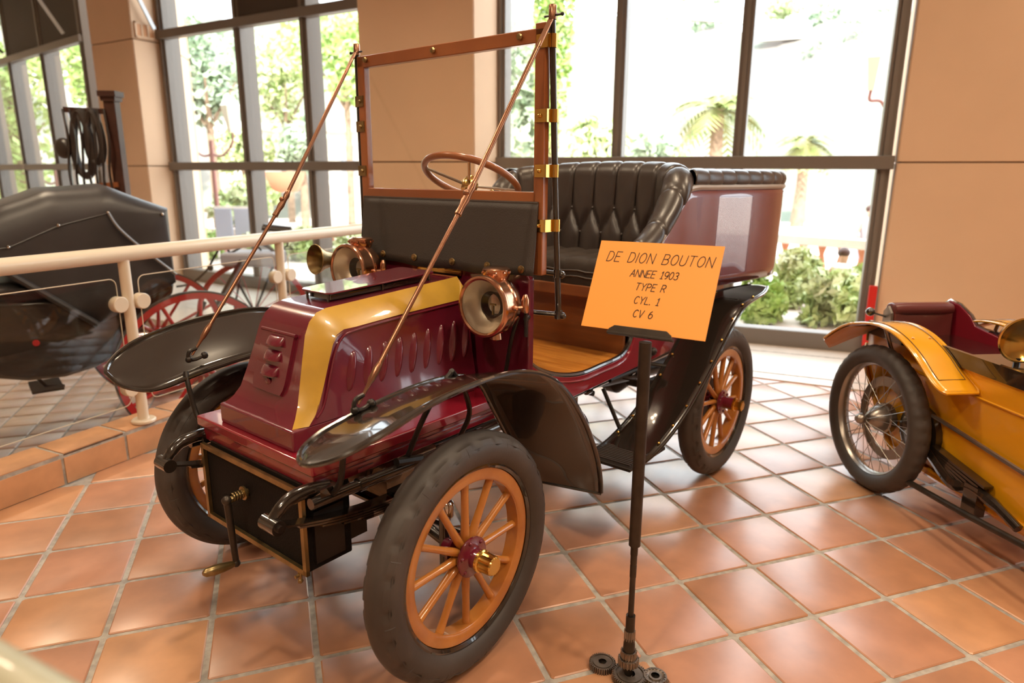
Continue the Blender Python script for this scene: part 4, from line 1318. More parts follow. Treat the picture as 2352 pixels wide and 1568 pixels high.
# card
cy_, sy_ = math.cos(-.932), math.sin(-.932)
rt = Vector((cy_, sy_, 0)); bk = Vector((-sy_, cy_, 0)); tl = .458
up = Vector((0, 0, 1)) * math.cos(tl) + bk * math.sin(tl)
ro = .013
r2 = rt * math.cos(ro) + up * math.sin(ro); u2 = -rt * math.sin(ro) + up * math.cos(ro); nn = r2.cross(u2)
cb = Vector((0, 0.031, 1.0375))
m = MB(); m.obox(cb + u2 * .1265, r2 * .351, u2 * .253, nn * .0025); card = m.build('card', M['sign'], SG, ang=None)
m = MB()
for (w_, a, b) in ((.172, -.006, .010),):
    m.prism([(-.093, -.010), (.093, -.010), (.088, .002), (.074, .012), (-.074, .012), (-.088, .002)], lambda a, b, d: tuple(cb + r2 * a + u2 * b + nn * d), .002, .007)
    m.obox(cb + u2 * -.009 + nn * -.0, r2 * .186, u2 * .006, nn * .016)
    m.prism([(-.093, -.010), (.093, -.010), (.074, .006), (-.074, .006)], lambda a, b, d: tuple(cb + r2 * a + u2 * b + nn * d), -.007, -.003)
m.build('card_holder', M['stand'], SG, bevel=.001, bseg=1)
def arc_(cx, cy, rx, ry, a0, a1, n=8):
    return [(cx + rx * math.cos(math.radians(a0 + (a1 - a0) * i / n)), cy + ry * math.sin(math.radians(a0 + (a1 - a0) * i / n))) for i in range(n + 1)]
GL = {
 'D': (.58, [[(0, 0), (0, 1)], [(0, 1), (.22, 1)] + arc_(.22, .5, .36, .5, 90, -90, 12) + [(0, 0)]]),
 'E': (.52, [[(.52, 1), (0, 1), (0, 0), (.52, 0)], [(0, .52), (.42, .52)]]),
 'I': (.06, [[(.03, 0), (.03, 1)]]),
 'O': (.62, [arc_(.31, .5, .31, .5, 0, 360, 20)]),
 '0': (.52, [arc_(.26, .5, .26, .5, 0, 360, 20)]),
 'N': (.60, [[(0, 0), (0, 1), (.60, 0), (.60, 1)]]),
 'B': (.56, [[(0, 0), (0, 1), (.30, 1)] + arc_(.30, .76, .22, .24, 90, -90) + [(0, .52)], [(.30, .52)] + arc_(.30, .26, .26, .26, 90, -90) + [(0, 0)]]),
 'U': (.58, [[(0, 1), (0, .3)] + arc_(.29, .3, .29, .3, 180, 360, 12) + [(.58, 1)]]),
 'T': (.60, [[(0, 1), (.60, 1)], [(.30, 1), (.30, 0)]]),
 'A': (.60, [[(0, 0), (.30, 1), (.60, 0)], [(.11, .36), (.49, .36)]]),
 'Y': (.60, [[(0, 1), (.30, .48), (.60, 1)], [(.30, .48), (.30, 0)]]),
 'P': (.52, [[(0, 0), (0, 1), (.27, 1)] + arc_(.27, .74, .25, .26, 90, -90) + [(0, .48)]]),
 'R': (.56, [[(0, 0), (0, 1), (.27, 1)] + arc_(.27, .74, .25, .26, 90, -90) + [(0, .48)], [(.27, .48), (.56, 0)]]),
 'C': (.56, [arc_(.31, .5, .31, .5, 48, 312, 16)]),
 'L': (.48, [[(0, 1), (0, 0), (.48, 0)]]),
 'V': (.60, [[(0, 1), (.30, 0), (.60, 1)]]),
 '.': (.06, [[(.0, .0), (.06, .0), (.06, .06)]]),
 '1': (.36, [[(.05, .80), (.22, 1), (.22, 0)], [(.05, 0), (.39, 0)]]),
 '9': (.52, [arc_(.26, .70, .26, .30, 0, 360, 16), [(.52, .70)] + arc_(.12, .62, .40, .62, 0, -75, 8)]),
 '3': (.50, [arc_(.24, .76, .23, .24, 150, -85, 10) + arc_(.24, .27, .26, .27, 85, -150, 10)]),
 '6': (.52, [arc_(.26, .30, .26, .30, 0, 360, 16), [(0, .30)] + arc_(.40, .38, .40, .62, 180, 105, 8)]),
}
def text(s, cap, x, y, wid, gap, th):
    """single stroke capitals, cap height, centre x, baseline y"""
    tot = 0; pos = []
    for ch in s:
        pos.append(tot)
        tot += (.42 if ch == ' ' else GL[ch][0] * wid) + gap
    tot -= gap
    m = MB()
    for ch, p0 in zip(s, pos):
        if ch == ' ': continue
        for line in GL[ch][1]:
            P = [(x + (p0 + a * wid + b * .20 - tot / 2) * cap, y + b * cap) for a, b in line]
            for (x0, y0), (x1, y1) in zip(P, P[1:]):
                d = Vector((x1 - x0, y1 - y0, 0)); L = d.length
                if L < 1e-6: continue
                d /= L; e = Vector((-d.y, d.x, 0)) * th / 2; k = d * th * .35
                q = []
                for (px_, py_) in ((x0 - k.x - e.x, y0 - k.y - e.y), (x1 + k.x - e.x, y1 + k.y - e.y), (x1 + k.x + e.x, y1 + k.y + e.y), (x0 - k.x + e.x, y0 - k.y + e.y)):
                    q.append(cb + r2 * px_ + u2 * py_ + nn * .0017)
                m.add(q, [(0, 1, 2, 3)])
    m.build('lettering', M['ink'], card, ang=None, fix=False)
text('DE DION BOUTON', .0285, .004, .1935, 1.0, .24, .0023)
text('ANNEE 1903', .0200, .002, .1535, 1.0, .17, .0023)
text('TYPE R', .0200, .000, .1165, 1.0, .20, .0023)
text('CYL. 1', .0200, -.002, .0790, 1.0, .20, .0023)
text('CV 6', .0200, -.004, .0415, 1.0, .20, .0023)

# ------------------------------------------------------------------ railings
RA = empty('glass_railing'); tag(RA, 'cream tube railing with glass panels on the tiled curb behind the maroon car', 'railing')
PB = CP + CU * 0.44 + CN * 0.085; PB = Vector((-2.36, 1.975, 0))
SPC = 1.07
def rpt(t, z): return (PB.x + CU.x * t, PB.y + CU.y * t, z)
m = MB(); m.tube([rpt(-3.6, 1.045), rpt(3.2, 1.045)], .039, 20); m.build('handrail', M['cream'], RA)
for k in range(-3, 4):
    t = k * SPC
    if k == 3: t = 3.15
    m = MB(); m.tube([rpt(t, .155), rpt(t, 1.02)], .0275, 16); p = m.build('post', M['cream'], RA)
    m = MB(); m.lathe([(.0, .157), (.056, .157), (.060, .160), (.060, .170), (.054, .176), (0, .176)], rpt(t, 0), (0, 0, 1), 24); m.build('foot_flange', M['cream'], p)
    for z in (.36, .80):
        for sd in (-1, 1):
            c = Vector(rpt(t + sd * .062, z))
            m = MB(); m.tube([c - CN * .034, c + CN * .012], .041, 24); m.tube([Vector(rpt(t, z)), c], .020, 10); cl = m.build('glass_clamp', M['cream'], p, bevel=.005, bseg=2)
for k in range(-3, 3):
    t0 = k * SPC + .060; t1 = (k + 1) * SPC - .060
    if k == 2: t1 = 3.15 - .06
    r = .035; pts = []
    for (cx, cz, a0) in ((t1 - r, .93 - r, 0), (t0 + r, .93 - r, 90), (t0 + r, .27 + r, 180), (t1 - r, .27 + r, 270)):
        for q in range(5):
            a = math.radians(a0 + q * 22.5); pts.append((cx + r * math.cos(a), cz + r * math.sin(a)))
    m = MB(); m.prism(pts, lambda a, b, d: tuple(Vector(rpt(a, b)) + CN * d), -.012, -.004)
    gp = m.build('glass_panel', M['rglass'], RA, ang=None)
    m = MB(); m.tube([Vector(rpt(a, b)) + CN * -.008 for a, b in pts], .0028, 6, closed=True); m.build('glass_edge', M['cream'], gp)

NR = empty('near_railing'); tag(NR, 'cream painted handrail crossing the bottom left corner close to the camera', 'railing')
nd = Vector((.69, -.724, 0)).normalized(); nb_ = Vector((-1.900, -1.250, 0))
m = MB(); m.tube([nb_ - nd * 1.2 + Vector((0, 0, 1.0)), nb_ + nd * .8 + Vector((0, 0, 1.0))], .030, 20); m.build('handrail', M['cream_shaded'], NR)
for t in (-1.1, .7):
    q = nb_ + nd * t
    m = MB(); m.tube([(q.x, q.y, 0), (q.x, q.y, .97)], .024, 14); m.lathe([(0, 0), (.055, 0), (.055, .015), (0, .018)], (q.x, q.y, 0), (0, 0, 1), 20); m.build('post', M['cream_shaded'], NR)

# ------------------------------------------------------------------ yellow cyclecar (local X away from camera, Y to the left of the picture)
YC = empty('yellow_cyclecar', (.971, .404, 0), 1.3325)
tag(YC, 'yellow open cyclecar with wire wheels and oxblood seat at the right edge', 'car')
RY = .345
def wire_wheel(par, loc, flip=1):
    w = MB()
    w.lathe([(.268, -.022), (.262, -.026), (.256, -.018), (.250, -.006), (.250, .006), (.256, .018), (.262, .026), (.268, .022), (.258, .004), (.258, -.004)], (0, 0, 0), (0, 1, 0), 64, closed=True)
    w = w.build('wheel', M['zinc'], par); w.location = loc
    if flip < 0: w.rotation_euler = (0, 0, pi)
    m = MB(); n = 22; seg = 120; v = []; f = []
    for i in range(seg):
        th = 2 * pi * i / seg
        for k in range(n):
            a = 2 * pi * k / n; rr = .301 + .044 * math.cos(a); oo = .046 * math.sin(a)
            if math.cos(a) > .45 and i % 3 == 0: rr -= .006
            v.append((rr * math.cos(th), oo, rr * math.sin(th)))
    for i in range(seg):
        for k in range(n): f.append((i * n + k, i * n + (k + 1) % n, ((i + 1) % seg) * n + (k + 1) % n, ((i + 1) % seg) * n + k))
    m.add(v, f); m.build('tyre', M['tyre'], w, ang=32)
    sp = MB(); sp.tube([(.02, .0, .018), (.0, 0, .255)], .0013, 4, caps=False)
    for k in range(40):
        t = 2 * pi * k / 40; lr = 1 if k % 2 else -1; tt = t + lr * .35 * (1 if k % 4 < 2 else -1)
        yh = .058 if k % 2 else -.035; rh = .018 if k % 2 else .045
        s2 = MB(); s2.tube([(rh * math.cos(tt), yh, rh * math.sin(tt)), (.256 * math.cos(t), 0, .256 * math.sin(t))], .0016, 4, caps=False)
        s2.build('wire_spoke', M['zinc'], w, fix=False)
    h = MB(); h.lathe([(0, .095), (.012, .095), (.020, .088), (.026, .075), (.026, .066), (.018, .062), (.018, .04), (.028, .035), (.055, .0), (.062, -.03), (.070, -.035), (.070, -.062), (.05, -.07), (0, -.07)], (0, 0, 0), (0, 1, 0), 32)
    h.build('hub', M['zinc'], w)
    d = MB(); d.lathe([(.150, -.045), (.195, -.050), (.195, -.062), (.15, -.06)], (0, 0, 0), (0, 1, 0), 40, closed=True); d.build('brake_ring', M['zinc'], w)
    return w
yw1 = wire_wheel(YC, (0, 0, RY)); yw2 = wire_wheel(YC, (0, -.60, RY), -1)
def yfender(s, yo, yi):
    prof = spline([(.385, 0, .640), (.30, 0, .700), (.21, 0, .748), (.11, 0, .778), (0, 0, .797), (-.10, 0, .794), (-.20, 0, .770), (-.30, 0, .724), (-.39, 0, .664), (-.475, 0, .620)], 4)
    rows = []; L = []; Rr = []
    n = len(prof)
    for i, p in enumerate(prof):
        t = i / (n - 1)
        a, b = yo, yi
        if t < .18:
            k = t / .18; b = yi + (yo - yi) * (1 - k) * .65; 
        if t > .93: 
            k = (t - .93) / .07; a = yo + (yi - yo) * .10 * k * k; b = yi - (yi - yo) * .10 * k * k
        dr = max(0, (p.x - .15) / .235); row = [(p.x + .05 * dr * j / 6, a + (b - a) * j / 6, p.z - .05 * dr * j / 6 + .004 * math.sin(pi * j / 6)) for j in range(7)]
        rows.append(row); L.append(row[0]); Rr.append(row[-1])
    m = MB(); m.grid(rows); w = m.build('wing', M['yellow'], YC, ang=60, solid=.004)
    m = MB(); m.tube(L + Rr[::-1], .006, 8, closed=True); m.build('rolled_edge', M['yellow'], w)
    ins = .028; sg = 1 if yi > yo else -1
    LL = [(q[0], q[1] + sg * ins, q[2] + .0065) for q in L[5:-3]]; RR = [(q[0], q[1] - sg * ins, q[2] + .0065) for q in Rr[5:-3]]
    m = MB(); m.tube(LL + RR[::-1], .0016, 5); m.build('pinstripe', M['yline'], w)
    # tan leather flap under the far end
    rows = [[tuple(Vector(p).lerp(Vector(q), j / 3) + Vector((-.004, 0, -.013))) for j in range(4)] for p, q in list(zip(L, Rr))[:11]]
    m = MB(); m.grid(rows); m.build('flap_lining', M['tan'], w, solid=.003)
    m = MB()
    for x in (-.16, -.20):
        for y in (.3, .75): m.ball((x, yo + (yi - yo) * y, .772 if x > -.18 else .777), .006, 8, 5)
    m.build('bolt_heads', M['yellow'], w)['kind'] = 'stuff'
    m = MB(); m.tube([(.05, yo + (yi - yo) * .5, .785), (.03, yo + (yi - yo) * .9, .60), (.0, yo + (yi - yo) * 1.2, .40)], .009, 8); m.build('wing_stay', M['zinc'], w)
yfender(1, .07, -.10); yfender(-1, -.67, -.50)
def body_y(x):  # half width of hull
    return .205 + (.03 if x < -.4 else 0)
hull = []
xs = [.33, .27, .20, .12, .0, -.2, -.6, -1.0, -1.4, -1.75]
rows = []
for x in xs:
    hw = .21 * (1 if x < .28 else .8); zt = .70 - (0 if x < .3 else .06)
    if x < -.8: hw = .21 - (-.8 - x) * .05
    c = -.305; zb = .155 + max(0, x - .02) * 1.35
    rows.append([(x, c + hw, zt), (x, c + hw, (zt + zb) / 2), (x, c + hw * .99, zb + .02), (x, c + hw * .9, zb), (x, c - hw * .9, zb), (x, c - hw * .99, zb + .02), (x, c - hw, (zt + zb) / 2), (x, c - hw, zt)])
m = MB(); m.grid(rows); m.f.append(tuple(range(8))); m.f.append(tuple(range(len(m.v) - 1, len(m.v) - 9, -1)))
hull = m.build('hull', M['yellow'], YC, ang=40, bevel=0)
m = MB()
for (a, b) in zip(rows, rows[1:]):
    for j in (0, 7):
        pa, pb = Vector(a[j]), Vector(b[j]); m.beam(pa + Vector((0, .004 if j == 0 else -.004, .025)), pb + Vector((0, .004 if j == 0 else -.004, .025)), .018, .062)
m.build('black_coaming', M['black'], hull)
m = MB(); m.tube([(r[0][0], r[0][1] + .004, r[0][2] - .10 - max(0, -(r[0][0]))*.0) for r in rows], .006, 6); m.build('body_bead', M['yellow'], hull)
m = MB(); m.tube([(r[3][0], r[0][1] + .006, r[3][2] + .05) for r in rows], .010, 6); m.build('lower_bead', M['yellow'], hull)
m = MB(); m.prism([(x, z) for x, z in ((.36, .60), (.20, .69), (-.30, .70), (-.34, .74), (-1.7, .72), (-1.7, .66), (.36, .56))], lambda a, b, d: (a, d, b), -.50, -.12); 
m.build('deck', M['black'], hull)
# seat
m = MB(); m.prism([(.20, .45), (.27, .45), (.30, .80), (.285, .838), (.255, .846), (.225, .838), (.215, .80)], lambda a, b, d: (a, d, b), -.485, -.175); sb = m.build('seat_back', M['redseat'], YC, bevel=.012, bseg=3)
m = MB(); m.lathe([(.0, -.155), (.026, -.15), (.032, -.10), (.032, .10), (.026, .15), (0, .155)], (.235, -.33, .815), (0, 1, 0), 16); m.build('head_roll', M['redseat'], sb)
m = MB(); m.prism([(.30, .45), (.30, .83), (.27, .85), (.20, .84), (.12, .80), (.08, .76), (-.10, .735), (-.28, .72), (-.28, .50)], lambda a, b, d: (a, d, b), -.512, -.492); m.build('side_panel', M['crimson'], sb, bevel=.004)
m = MB(); m.tube([(.30, -.502, .832), (.27, -.502, .853), (.20, -.502, .843), (.12, -.502, .803), (.08, -.502, .765), (.0, -.502, .75)], .007, 6); m.build('piping', M['chrome'], sb)
m = MB(); m.prism([(.28, .45), (.28, .80), (.25, .83), (.22, .80), (.20, .45)], lambda a, b, d: (a, d, b), -.172, -.160); m.build('side_cheek', M['zinc'], sb)
m = MB(); m.tube([(.26, -.16, .775), (.28, -.11, .79)], .005, 8); m.ball((.285, -.095, .795), .022, 12, 8); m.build('horn_bulb', M['black'], YC)
# lamp, running gear
m = MB(); m.lathe([(0, .06), (.045, .055), (.075, .03), (.088, 0), (.092, -.01), (.086, -.012), (.06, .01), (0, .03)], (-.50, -.21, .84), Vector((.93, -.25, .1)), 36); yl = m.build('head_lamp', M['brass'], YC, ang=50)
m = MB(); m.lathe([(.087, -.006), (.05, -.014), (0, -.018)], (-.50, -.21, .84), Vector((.93, -.25, .1)), 36); m.build('lens', M['lglass'], yl)
m = MB(); m.tube([(-.49, -.21, .765), (-.49, -.21, .70)], .012, 8); m.build('lamp_stem', M['blackm'], yl)
m = MB(); m.tube(spline([(.06, -.085, .50), (-.10, -.07, .47), (-.40, -.075, .44), (-.8, -.08, .40), (-1.3, -.09, .36)], 5), .009, 8); m.build('brake_rod', M['zinc'], YC)
m = MB(); m.tube([(-.28, .005, .155), (-.60, .005, .175), (-1.05, .005, .215), (-1.6, .0, .24)], .013, 10); m.build('steering_tie_rod', M['stand'], YC)
ysp = empty('running_gear', parent=YC)
m = MB(); m.tube([(0, -.6, RY), (0, 0, RY)], .016, 10); m.build('axle', M['blackm'], ysp)
m = MB(); m.lathe([(0, -.07), (.09, -.065), (.12, -.03), (.12, .01), (.08, .03), (0, .03)], (-.20, -.075, .35), (0, 1, 0), 18); m.build('housing', M['black'], ysp)
for k in range(5):
    m = MB(); m.beam((-.10 - .06 * k, -.07, .36 - .016 * k), (-.62 + .03 * k, -.07, .285 - .012 * k), .04, .010); m.build('leaf', M['black'], ysp)
m = MB(); m.tube(spline([(-.30, -.07, .30), (-.45, -.065, .23), (-.55, -.065, .25), (-.66, -.065, .24), (-.78, -.07, .20)], 5), [.03] * 8 + [.022] * 8 + [.018] * 5, 8); m.bx(-.60, -.53, -.09, -.045, .15, .27); m.build('shackle', M['black'], ysp)

# ------------------------------------------------------------------ black hooded carriage
aC = math.atan2(.338, .941)
CG = empty('hooded_carriage', (-2.205, 3.28, LOW), aC)
tag(CG, 'black hooded horse carriage with red spoked wheels standing behind the glass railing', 'carriage')
# local X to the right of the picture, Y away from the camera, Z from lower floor
RC = .546
def car_wheel(par, loc, R0, nsp=12):
    m = MB(); m.lathe([(R0, -.02), (R0, .02), (R0 - .012, .02), (R0 - .012, -.02)], (0, 0, 0), (0, 1, 0), 72, closed=True); w = m.build('wheel', M['tyre'], par); w.location = loc
    m = MB(); m.lathe([(R0 - .012, -.021), (R0 - .012, .021), (R0 - .055, .017), (R0 - .055, -.017)], (0, 0, 0), (0, 1, 0), 72, closed=True); m.build('rim', M['red'], w)
    s = MB(); s.tube([(0, -.02, .05), (0, -.01, .2), (0, 0, R0 - .05)], [.019, .013, .013], 8); me = s.mesh('spoke', M['red'])
    for k in range(nsp):
        o = link(bpy.data.objects.new('spoke', me), w); o.rotation_euler = (0, 2 * pi * (k + .2) / nsp, 0)
    m = MB(); m.lathe([(0, -.13), (.03, -.13), (.035, -.10), (.06, -.05), (.06, .05), (.04, .10), (0, .10)], (0, 0, 0), (0, 1, 0), 20); m.build('hub', M['red'], w)
    return w
car_wheel(CG, (0, 0, RC), RC); car_wheel(CG, (0, 1.30, RC), RC)
Z = -LOW
# body side profile
bp2 = [(-.56, .62), (-.66, .646), (-1.08, .666), (-1.6, .70), (-2.1, .72), (-2.2, .55), (-2.0, .42), (-1.6, .30), (-1.20, .20), (-1.0, .145), (-.80, .135), (-.62, .17), (-.50, .225), (-.36, .36), (-.22, .50), (-.10, .62), (-.08, .70)]
m = MB(); m.prism([(x, z + Z) for x, z in bp2], lambda a, b, d: (a, d, b), .10, 1.20); cbody = m.build('coach_body', M['coach'], CG, bevel=.03, bseg=3)
m = MB(); m.bx(-1.9, -.62, .16, 1.14, .60 + Z, .735 + Z); m.build('inner_seat', M['hood'], cbody, bevel=.02)
for yy in (.12, 1.18):
    m = MB(); m.tube([(-2.1 + .037 * k, yy, .735 + Z - .012 * k / 40 + .008 * abs(math.sin(k * pi / 4))) for k in range(40)], .012, 6); m.build('piped_edge', M['hood'], cbody)
m = MB(); m.lathe([(0, -.012), (.020, -.010), (.020, 0), (0, 0)], (-.93, .098, .39 + Z), (0, 1, 0), 16); m.build('crest', M['red'], cbody)
m = MB(); m.tube([(-1.0, .3, .2 + Z), (-.90, .3, .045 + Z), (-.80, .3, .03 + Z)], .012, 6); m.tube([(-.80, .4, .2 + Z), (-.78, .4, .08 + Z)], .012, 6); m.bx(-.99, -.81, .2, .5, .03 + Z, .045 + Z); m.build('step', M['blackm'], CG)
m = MB()
m.tube([(0, -.05, RC), (0, 1.35, RC)], .025, 10)
m.tube(spline([(-.45, .10, .70), (-.2, .08, .56), (0, .08, .50), (.25, .08, .60), (.38, .08, .80)], 6), .02, 8)
m.tube(spline([(-.45, 1.2, .70), (-.2, 1.2, .56), (0, 1.2, .50), (.25, 1.2, .60), (.38, 1.2, .80)], 6), .02, 8)
m.build('axle_and_springs', M['blackm'], CG)
# hood: ribs fan out from the pivot; outline in (x, z), two side skins plus top skin with rounded shoulders
piv = (-.58, .47)
ribs_in = [(-1.17, .985), (-.99, 1.0), (-.72, 1.12), (-.44, 1.19), (-.12, 1.17), (-.085, .70)]
ribs_out = [(-1.20, 1.13), (-1.0, 1.235), (-.755, 1.327), (-.405, 1.352), (-.06, 1.205), (-.075, .70)]
hl = ribs_out
def hood_rows():
    rows = []
    ys = [0.0, .0, .015, .06, .14]
    N = 25
    pts = []
    # interpolate outline straight between bows with slight sag
    for i in range(len(hl) - 1):
        for k in range(6):
            t = k / 6; sag = .004 * math.sin(pi * t)
            xi = ribs_in[i][0] + (ribs_in[i + 1][0] - ribs_in[i][0]) * t; zi = ribs_in[i][1] + (ribs_in[i + 1][1] - ribs_in[i][1]) * t - sag * .5
            xo = hl[i][0] + (hl[i + 1][0] - hl[i][0]) * t; zo = hl[i][1] + (hl[i + 1][1] - hl[i][1]) * t - sag
            pts.append((xi, zi, xo, zo))
    pts.append((*ribs_in[-1], *hl[-1]))
    for (xi, zi, xo, zo) in pts:
        row = []
        # from pivot up the near side, over, down the far side
        for t in (0, .3, .6, .85, 1): row.append((piv[0] + (xi - piv[0]) * t, .06 + .02 * t, piv[1] + (zi - piv[1]) * t + Z))
        for a in range(1, 6):
            q = a / 5 * pi / 2
            row.append((xi + (xo - xi) * math.sin(q), .08 + .16 * (1 - math.cos(q)), zi + (zo - zi) * math.sin(q) + Z))
        for y in (.5, .8): row.append((xo, y, zo + Z + .01))
        for a in range(5, 0, -1):
            q = a / 5 * pi / 2
            row.append((xi + (xo - xi) * math.sin(q), 1.22 - .16 * (1 - math.cos(q)), zi + (zo - zi) * math.sin(q) + Z))
        for t in (1, .85, .6, .3, 0): row.append((piv[0] + (xi - piv[0]) * t, 1.24 - .02 * t, piv[1] + (zi - piv[1]) * t + Z))
        rows.append(row)
    return rows
m = MB(); m.grid(hood_rows()); hd = m.build('folding_hood', M['hood'], CG, ang=28, solid=.008)
for i, (x, z) in enumerate(ribs_in[:5]):
    m = MB(); m.ball((x, .07, z + Z), .012, 8, 5); m.build('hood_stud', M['chrome'], hd)
m = MB(); m.tube([(a[0], .073, a[1] + Z - .004) for a in ribs_in[:4]], .004, 5); m.build('seam', M['hood'], hd)
m = MB(); m.tube(spline([(-.44, .06, 1.19 + Z), (-.40, .045, 1.10 + Z), (-.31, .045, .99 + Z), (-.20, .045, .88 + Z), (-.08, .05, .76 + Z)], 5), .011, 8); m.tube([(-.27, .04, .94 + Z), (-.22, .04, .89 + Z)], .016, 8); m.build('hood_iron', M['steel'], hd)
m = MB(); m.tube([(-1.19, .065, 1.0 + Z), (-.585, .05, .47 + Z)], .022, 8); m.build('front_bow', M['hood'], hd)
m = MB(); m.ball((-1.05, .2, .73 + Z), .09, 12, 8, (1.2, 1, .5)); m.build('lamp_dome', M['steel'], CG)
# second axle far to the left
car_wheel(CG, (-2.2, .15, .42), .42); car_wheel(CG, (-2.2, 1.15, .42), .42)
m = MB(); m.tube([(-2.2, .1, .42), (-2.2, 1.2, .42)], .022, 8); m.tube([(-2.2, .65, .42), (-2.0, .65, .72), (-1.9, .65, .95)], .03, 8); m.build('fore_axle', M['blackm'], CG)

# ------------------------------------------------------------------ red wheeled tricycle behind the carriage
def ray_at(px, py, D):
    d = r_ * ((px - 1176) / 1564.33) + u_ * (-(py - 784) / 1564.33) + f_
    h = math.hypot(d.x, d.y)
    return camp + d * (D / h)
TD = 7.0
t0 = ray_at(560, 700, TD)
vx = Vector((r_.x, r_.y, 0)).normalized(); vy = Vector((-vx.y, vx.x, 0))
TC = empty('antique_tricycle', (t0.x, t0.y, LOW), math.atan2(vx.y, vx.x))
tag(TC, 'antique tricycle with red rimmed wheel, black saddle and dark blue seat near the left window', 'tricycle')
def tp(px, py, y=0.0):
    q = ray_at(px, py, TD + y) - Vector((t0.x, t0.y, LOW))
    return Vector((q.dot(vx), q.dot(vy), q.z))
def thin_wheel(par, c, R0, yaw, mat='red', rr=.022, ns=14):
    m = MB(); m.lathe([(R0, -.018), (R0, .018), (R0 - .05, .012), (R0 - .05, -.012)], (0, 0, 0), (0, 1, 0), 64, closed=True); w = m.build('wheel', M[mat], par); w.location = c; w.rotation_euler = (0, 0, yaw)
    for k in range(ns):
        t = 2 * pi * k / ns; s = MB(); s.tube([(.02 * math.cos(t), 0, .02 * math.sin(t)), ((R0 - .04) * math.cos(t), 0, (R0 - .04) * math.sin(t))], .005, 5); s.build('spoke', M['red'], w)
    m = MB(); m.lathe([(0, -.06), (.035, -.05), (.035, .05), (0, .06)], (0, 0, 0), (0, 1, 0), 14); m.build('hub', M['red'], w)
c1 = tp(558, 668); thin_wheel(TC, (c1.x, c1.y + .25, .53), .53, .35)
c2 = tp(455, 725, .25)
m = MB(); m.tube([(c1.x, .25, .53), (c2.x, .80, .53)], .02, 8); m.build('axle', M['blackm'], TC)
q = tp(585, 585)
m = MB(); m.bx(q.x - .28, q.x + .24, -.1, .28, q.z - .10, q.z + .03); m.build('box_seat', M['kiosk'], TC, bevel=.03, bseg=3)
q = tp(535, 640)
m = MB(); a = tp(562, 598); b = tp(505, 700); m.beam(a, b, .035, .24, (0, 1, 0)); m.build('leather_apron', M['tan'] if False else M['stand'], TC, bevel=.01)
m = MB(); a = tp(648, 521)
m.add([], [])
rows = []
for i in range(9):
    t = i / 8; w_ = (.085 - .055 * t); x = a.x - .12 + .25 * t
    rows.append([(x, -w_ + 2 * w_ * j / 6, a.z + .035 - .03 * t - (abs(j - 3) / 3) ** 2 * .045) for j in range(7)])
m.grid(rows); m.build('saddle', M['leather'], TC, solid=.02, ang=60)
m = MB(); m.tube([tp(640, 540), tp(640, 580), tp(610, 600)], .010, 6); m.tube([tp(665, 540), tp(660, 565), tp(640, 575)], .008, 6); m.tube([tp(640, 572), tp(690, 572)], .006, 6); m.build('saddle_stem', M['blackm'], TC)
m = MB(); m.tube(spline([tp(405, 658), tp(440, 650), tp(475, 620), tp(492, 590), tp(510, 560)], 5), .011, 6); m.tube(spline([tp(525, 560), tp(528, 580), tp(560, 565), tp(585, 560), tp(600, 575)], 5), .010, 6); m.ball(tp(483, 615), .03, 8, 6); m.build('handlebar', M['blackm'], TC)
m = MB(); m.tube(spline([tp(560, 566), tp(590, 556), tp(625, 573), tp(642, 600)], 5), .02, 6); m.build('mudguard', M['steel'], TC)
m = MB(); m.tube([tp(640, 580, .2), (c1.x, .25, .53)], .012, 6); m.tube([tp(560, 590, .1), (c1.x - .3, .5, .53)], .012, 6); m.tube([(c2.x, .6, .53), tp(505, 700, .2)], .012, 6); m.tube([(c1.x, .25, .53), (c1.x - .1, .1, .9)], .012, 6); m.build('frame', M['blackm'], TC)

# ------------------------------------------------------------------ harness post with horse collars
h0 = ray_at(282, 440, 7.9)
HPX = empty('harness_post', (h0.x, h0.y, LOW), math.atan2(vx.y, vx.x))
tag(HPX, 'dark wooden post with black horse harness hanging on it in front of the left pillar', 'post')
def hp_(px, py, D=7.9):
    q = ray_at(px, py, D) - Vector((h0.x, h0.y, LOW)); return Vector((q.dot(vx), q.dot(vy), q.z))
tz = hp_(252, 215).z
m = MB(); m.bx(-.055, .055, -.05, .05, 0, tz - .02); ps = m.build('column', M['oak'], HPX, bevel=.006)
m = MB(); m.bx(-.085, .085, -.08, .08, tz - .03, tz + .02); m.bx(-.07, .07, -.065, .065, tz - .07, tz - .03); m.build('capital', M['oak'], ps)
m = MB(); m.bx(-.20, .20, -.20, .20, 0, .05); m.build('foot', M['oak'], ps)
az = hp_(210, 250).z
m = MB(); m.beam((-.46, 0, az), (0, 0, az - .02), .05, .05); m.build('arm', M['oak'], HPX)
m = MB(); m.beam((-.30, -.05, az - .72), (0, -.05, az - .70), .05, .05); m.build('peg', M['mahog'], HPX)
for (cx, w_, h_) in ((-.30, .085, .30), (-.18, .07, .24)):
    pts = []
    for k in range(28):
        t = 2 * pi * k / 28
        pts.append((cx + w_ * math.sin(t) * (1 - .25 * math.cos(t)), -.05, az - h_ - .02 + h_ * math.cos(t)))
    m = MB(); m.tube(pts, .038, 8, closed=True); m.build('horse_collar', M['leather'], HPX)
m = MB(); m.ball((-.50, -.03, az - .36), .10, 12, 8, (.9, .6, 1)); m.build('blinker_pad', M['leather'], HPX)
for k in range(7):
    m = MB(); x = -.44 + k * .065; m.tube(spline([(x, -.06, az), (x + .03, -.09, az - .30), (x - .01, -.08, az - .62 - .05 * (k % 3)), (x + .02, -.06, az - .95 + .06 * (k % 2))], 5), .012, 6); m.build('strap', M['leather'], HPX)
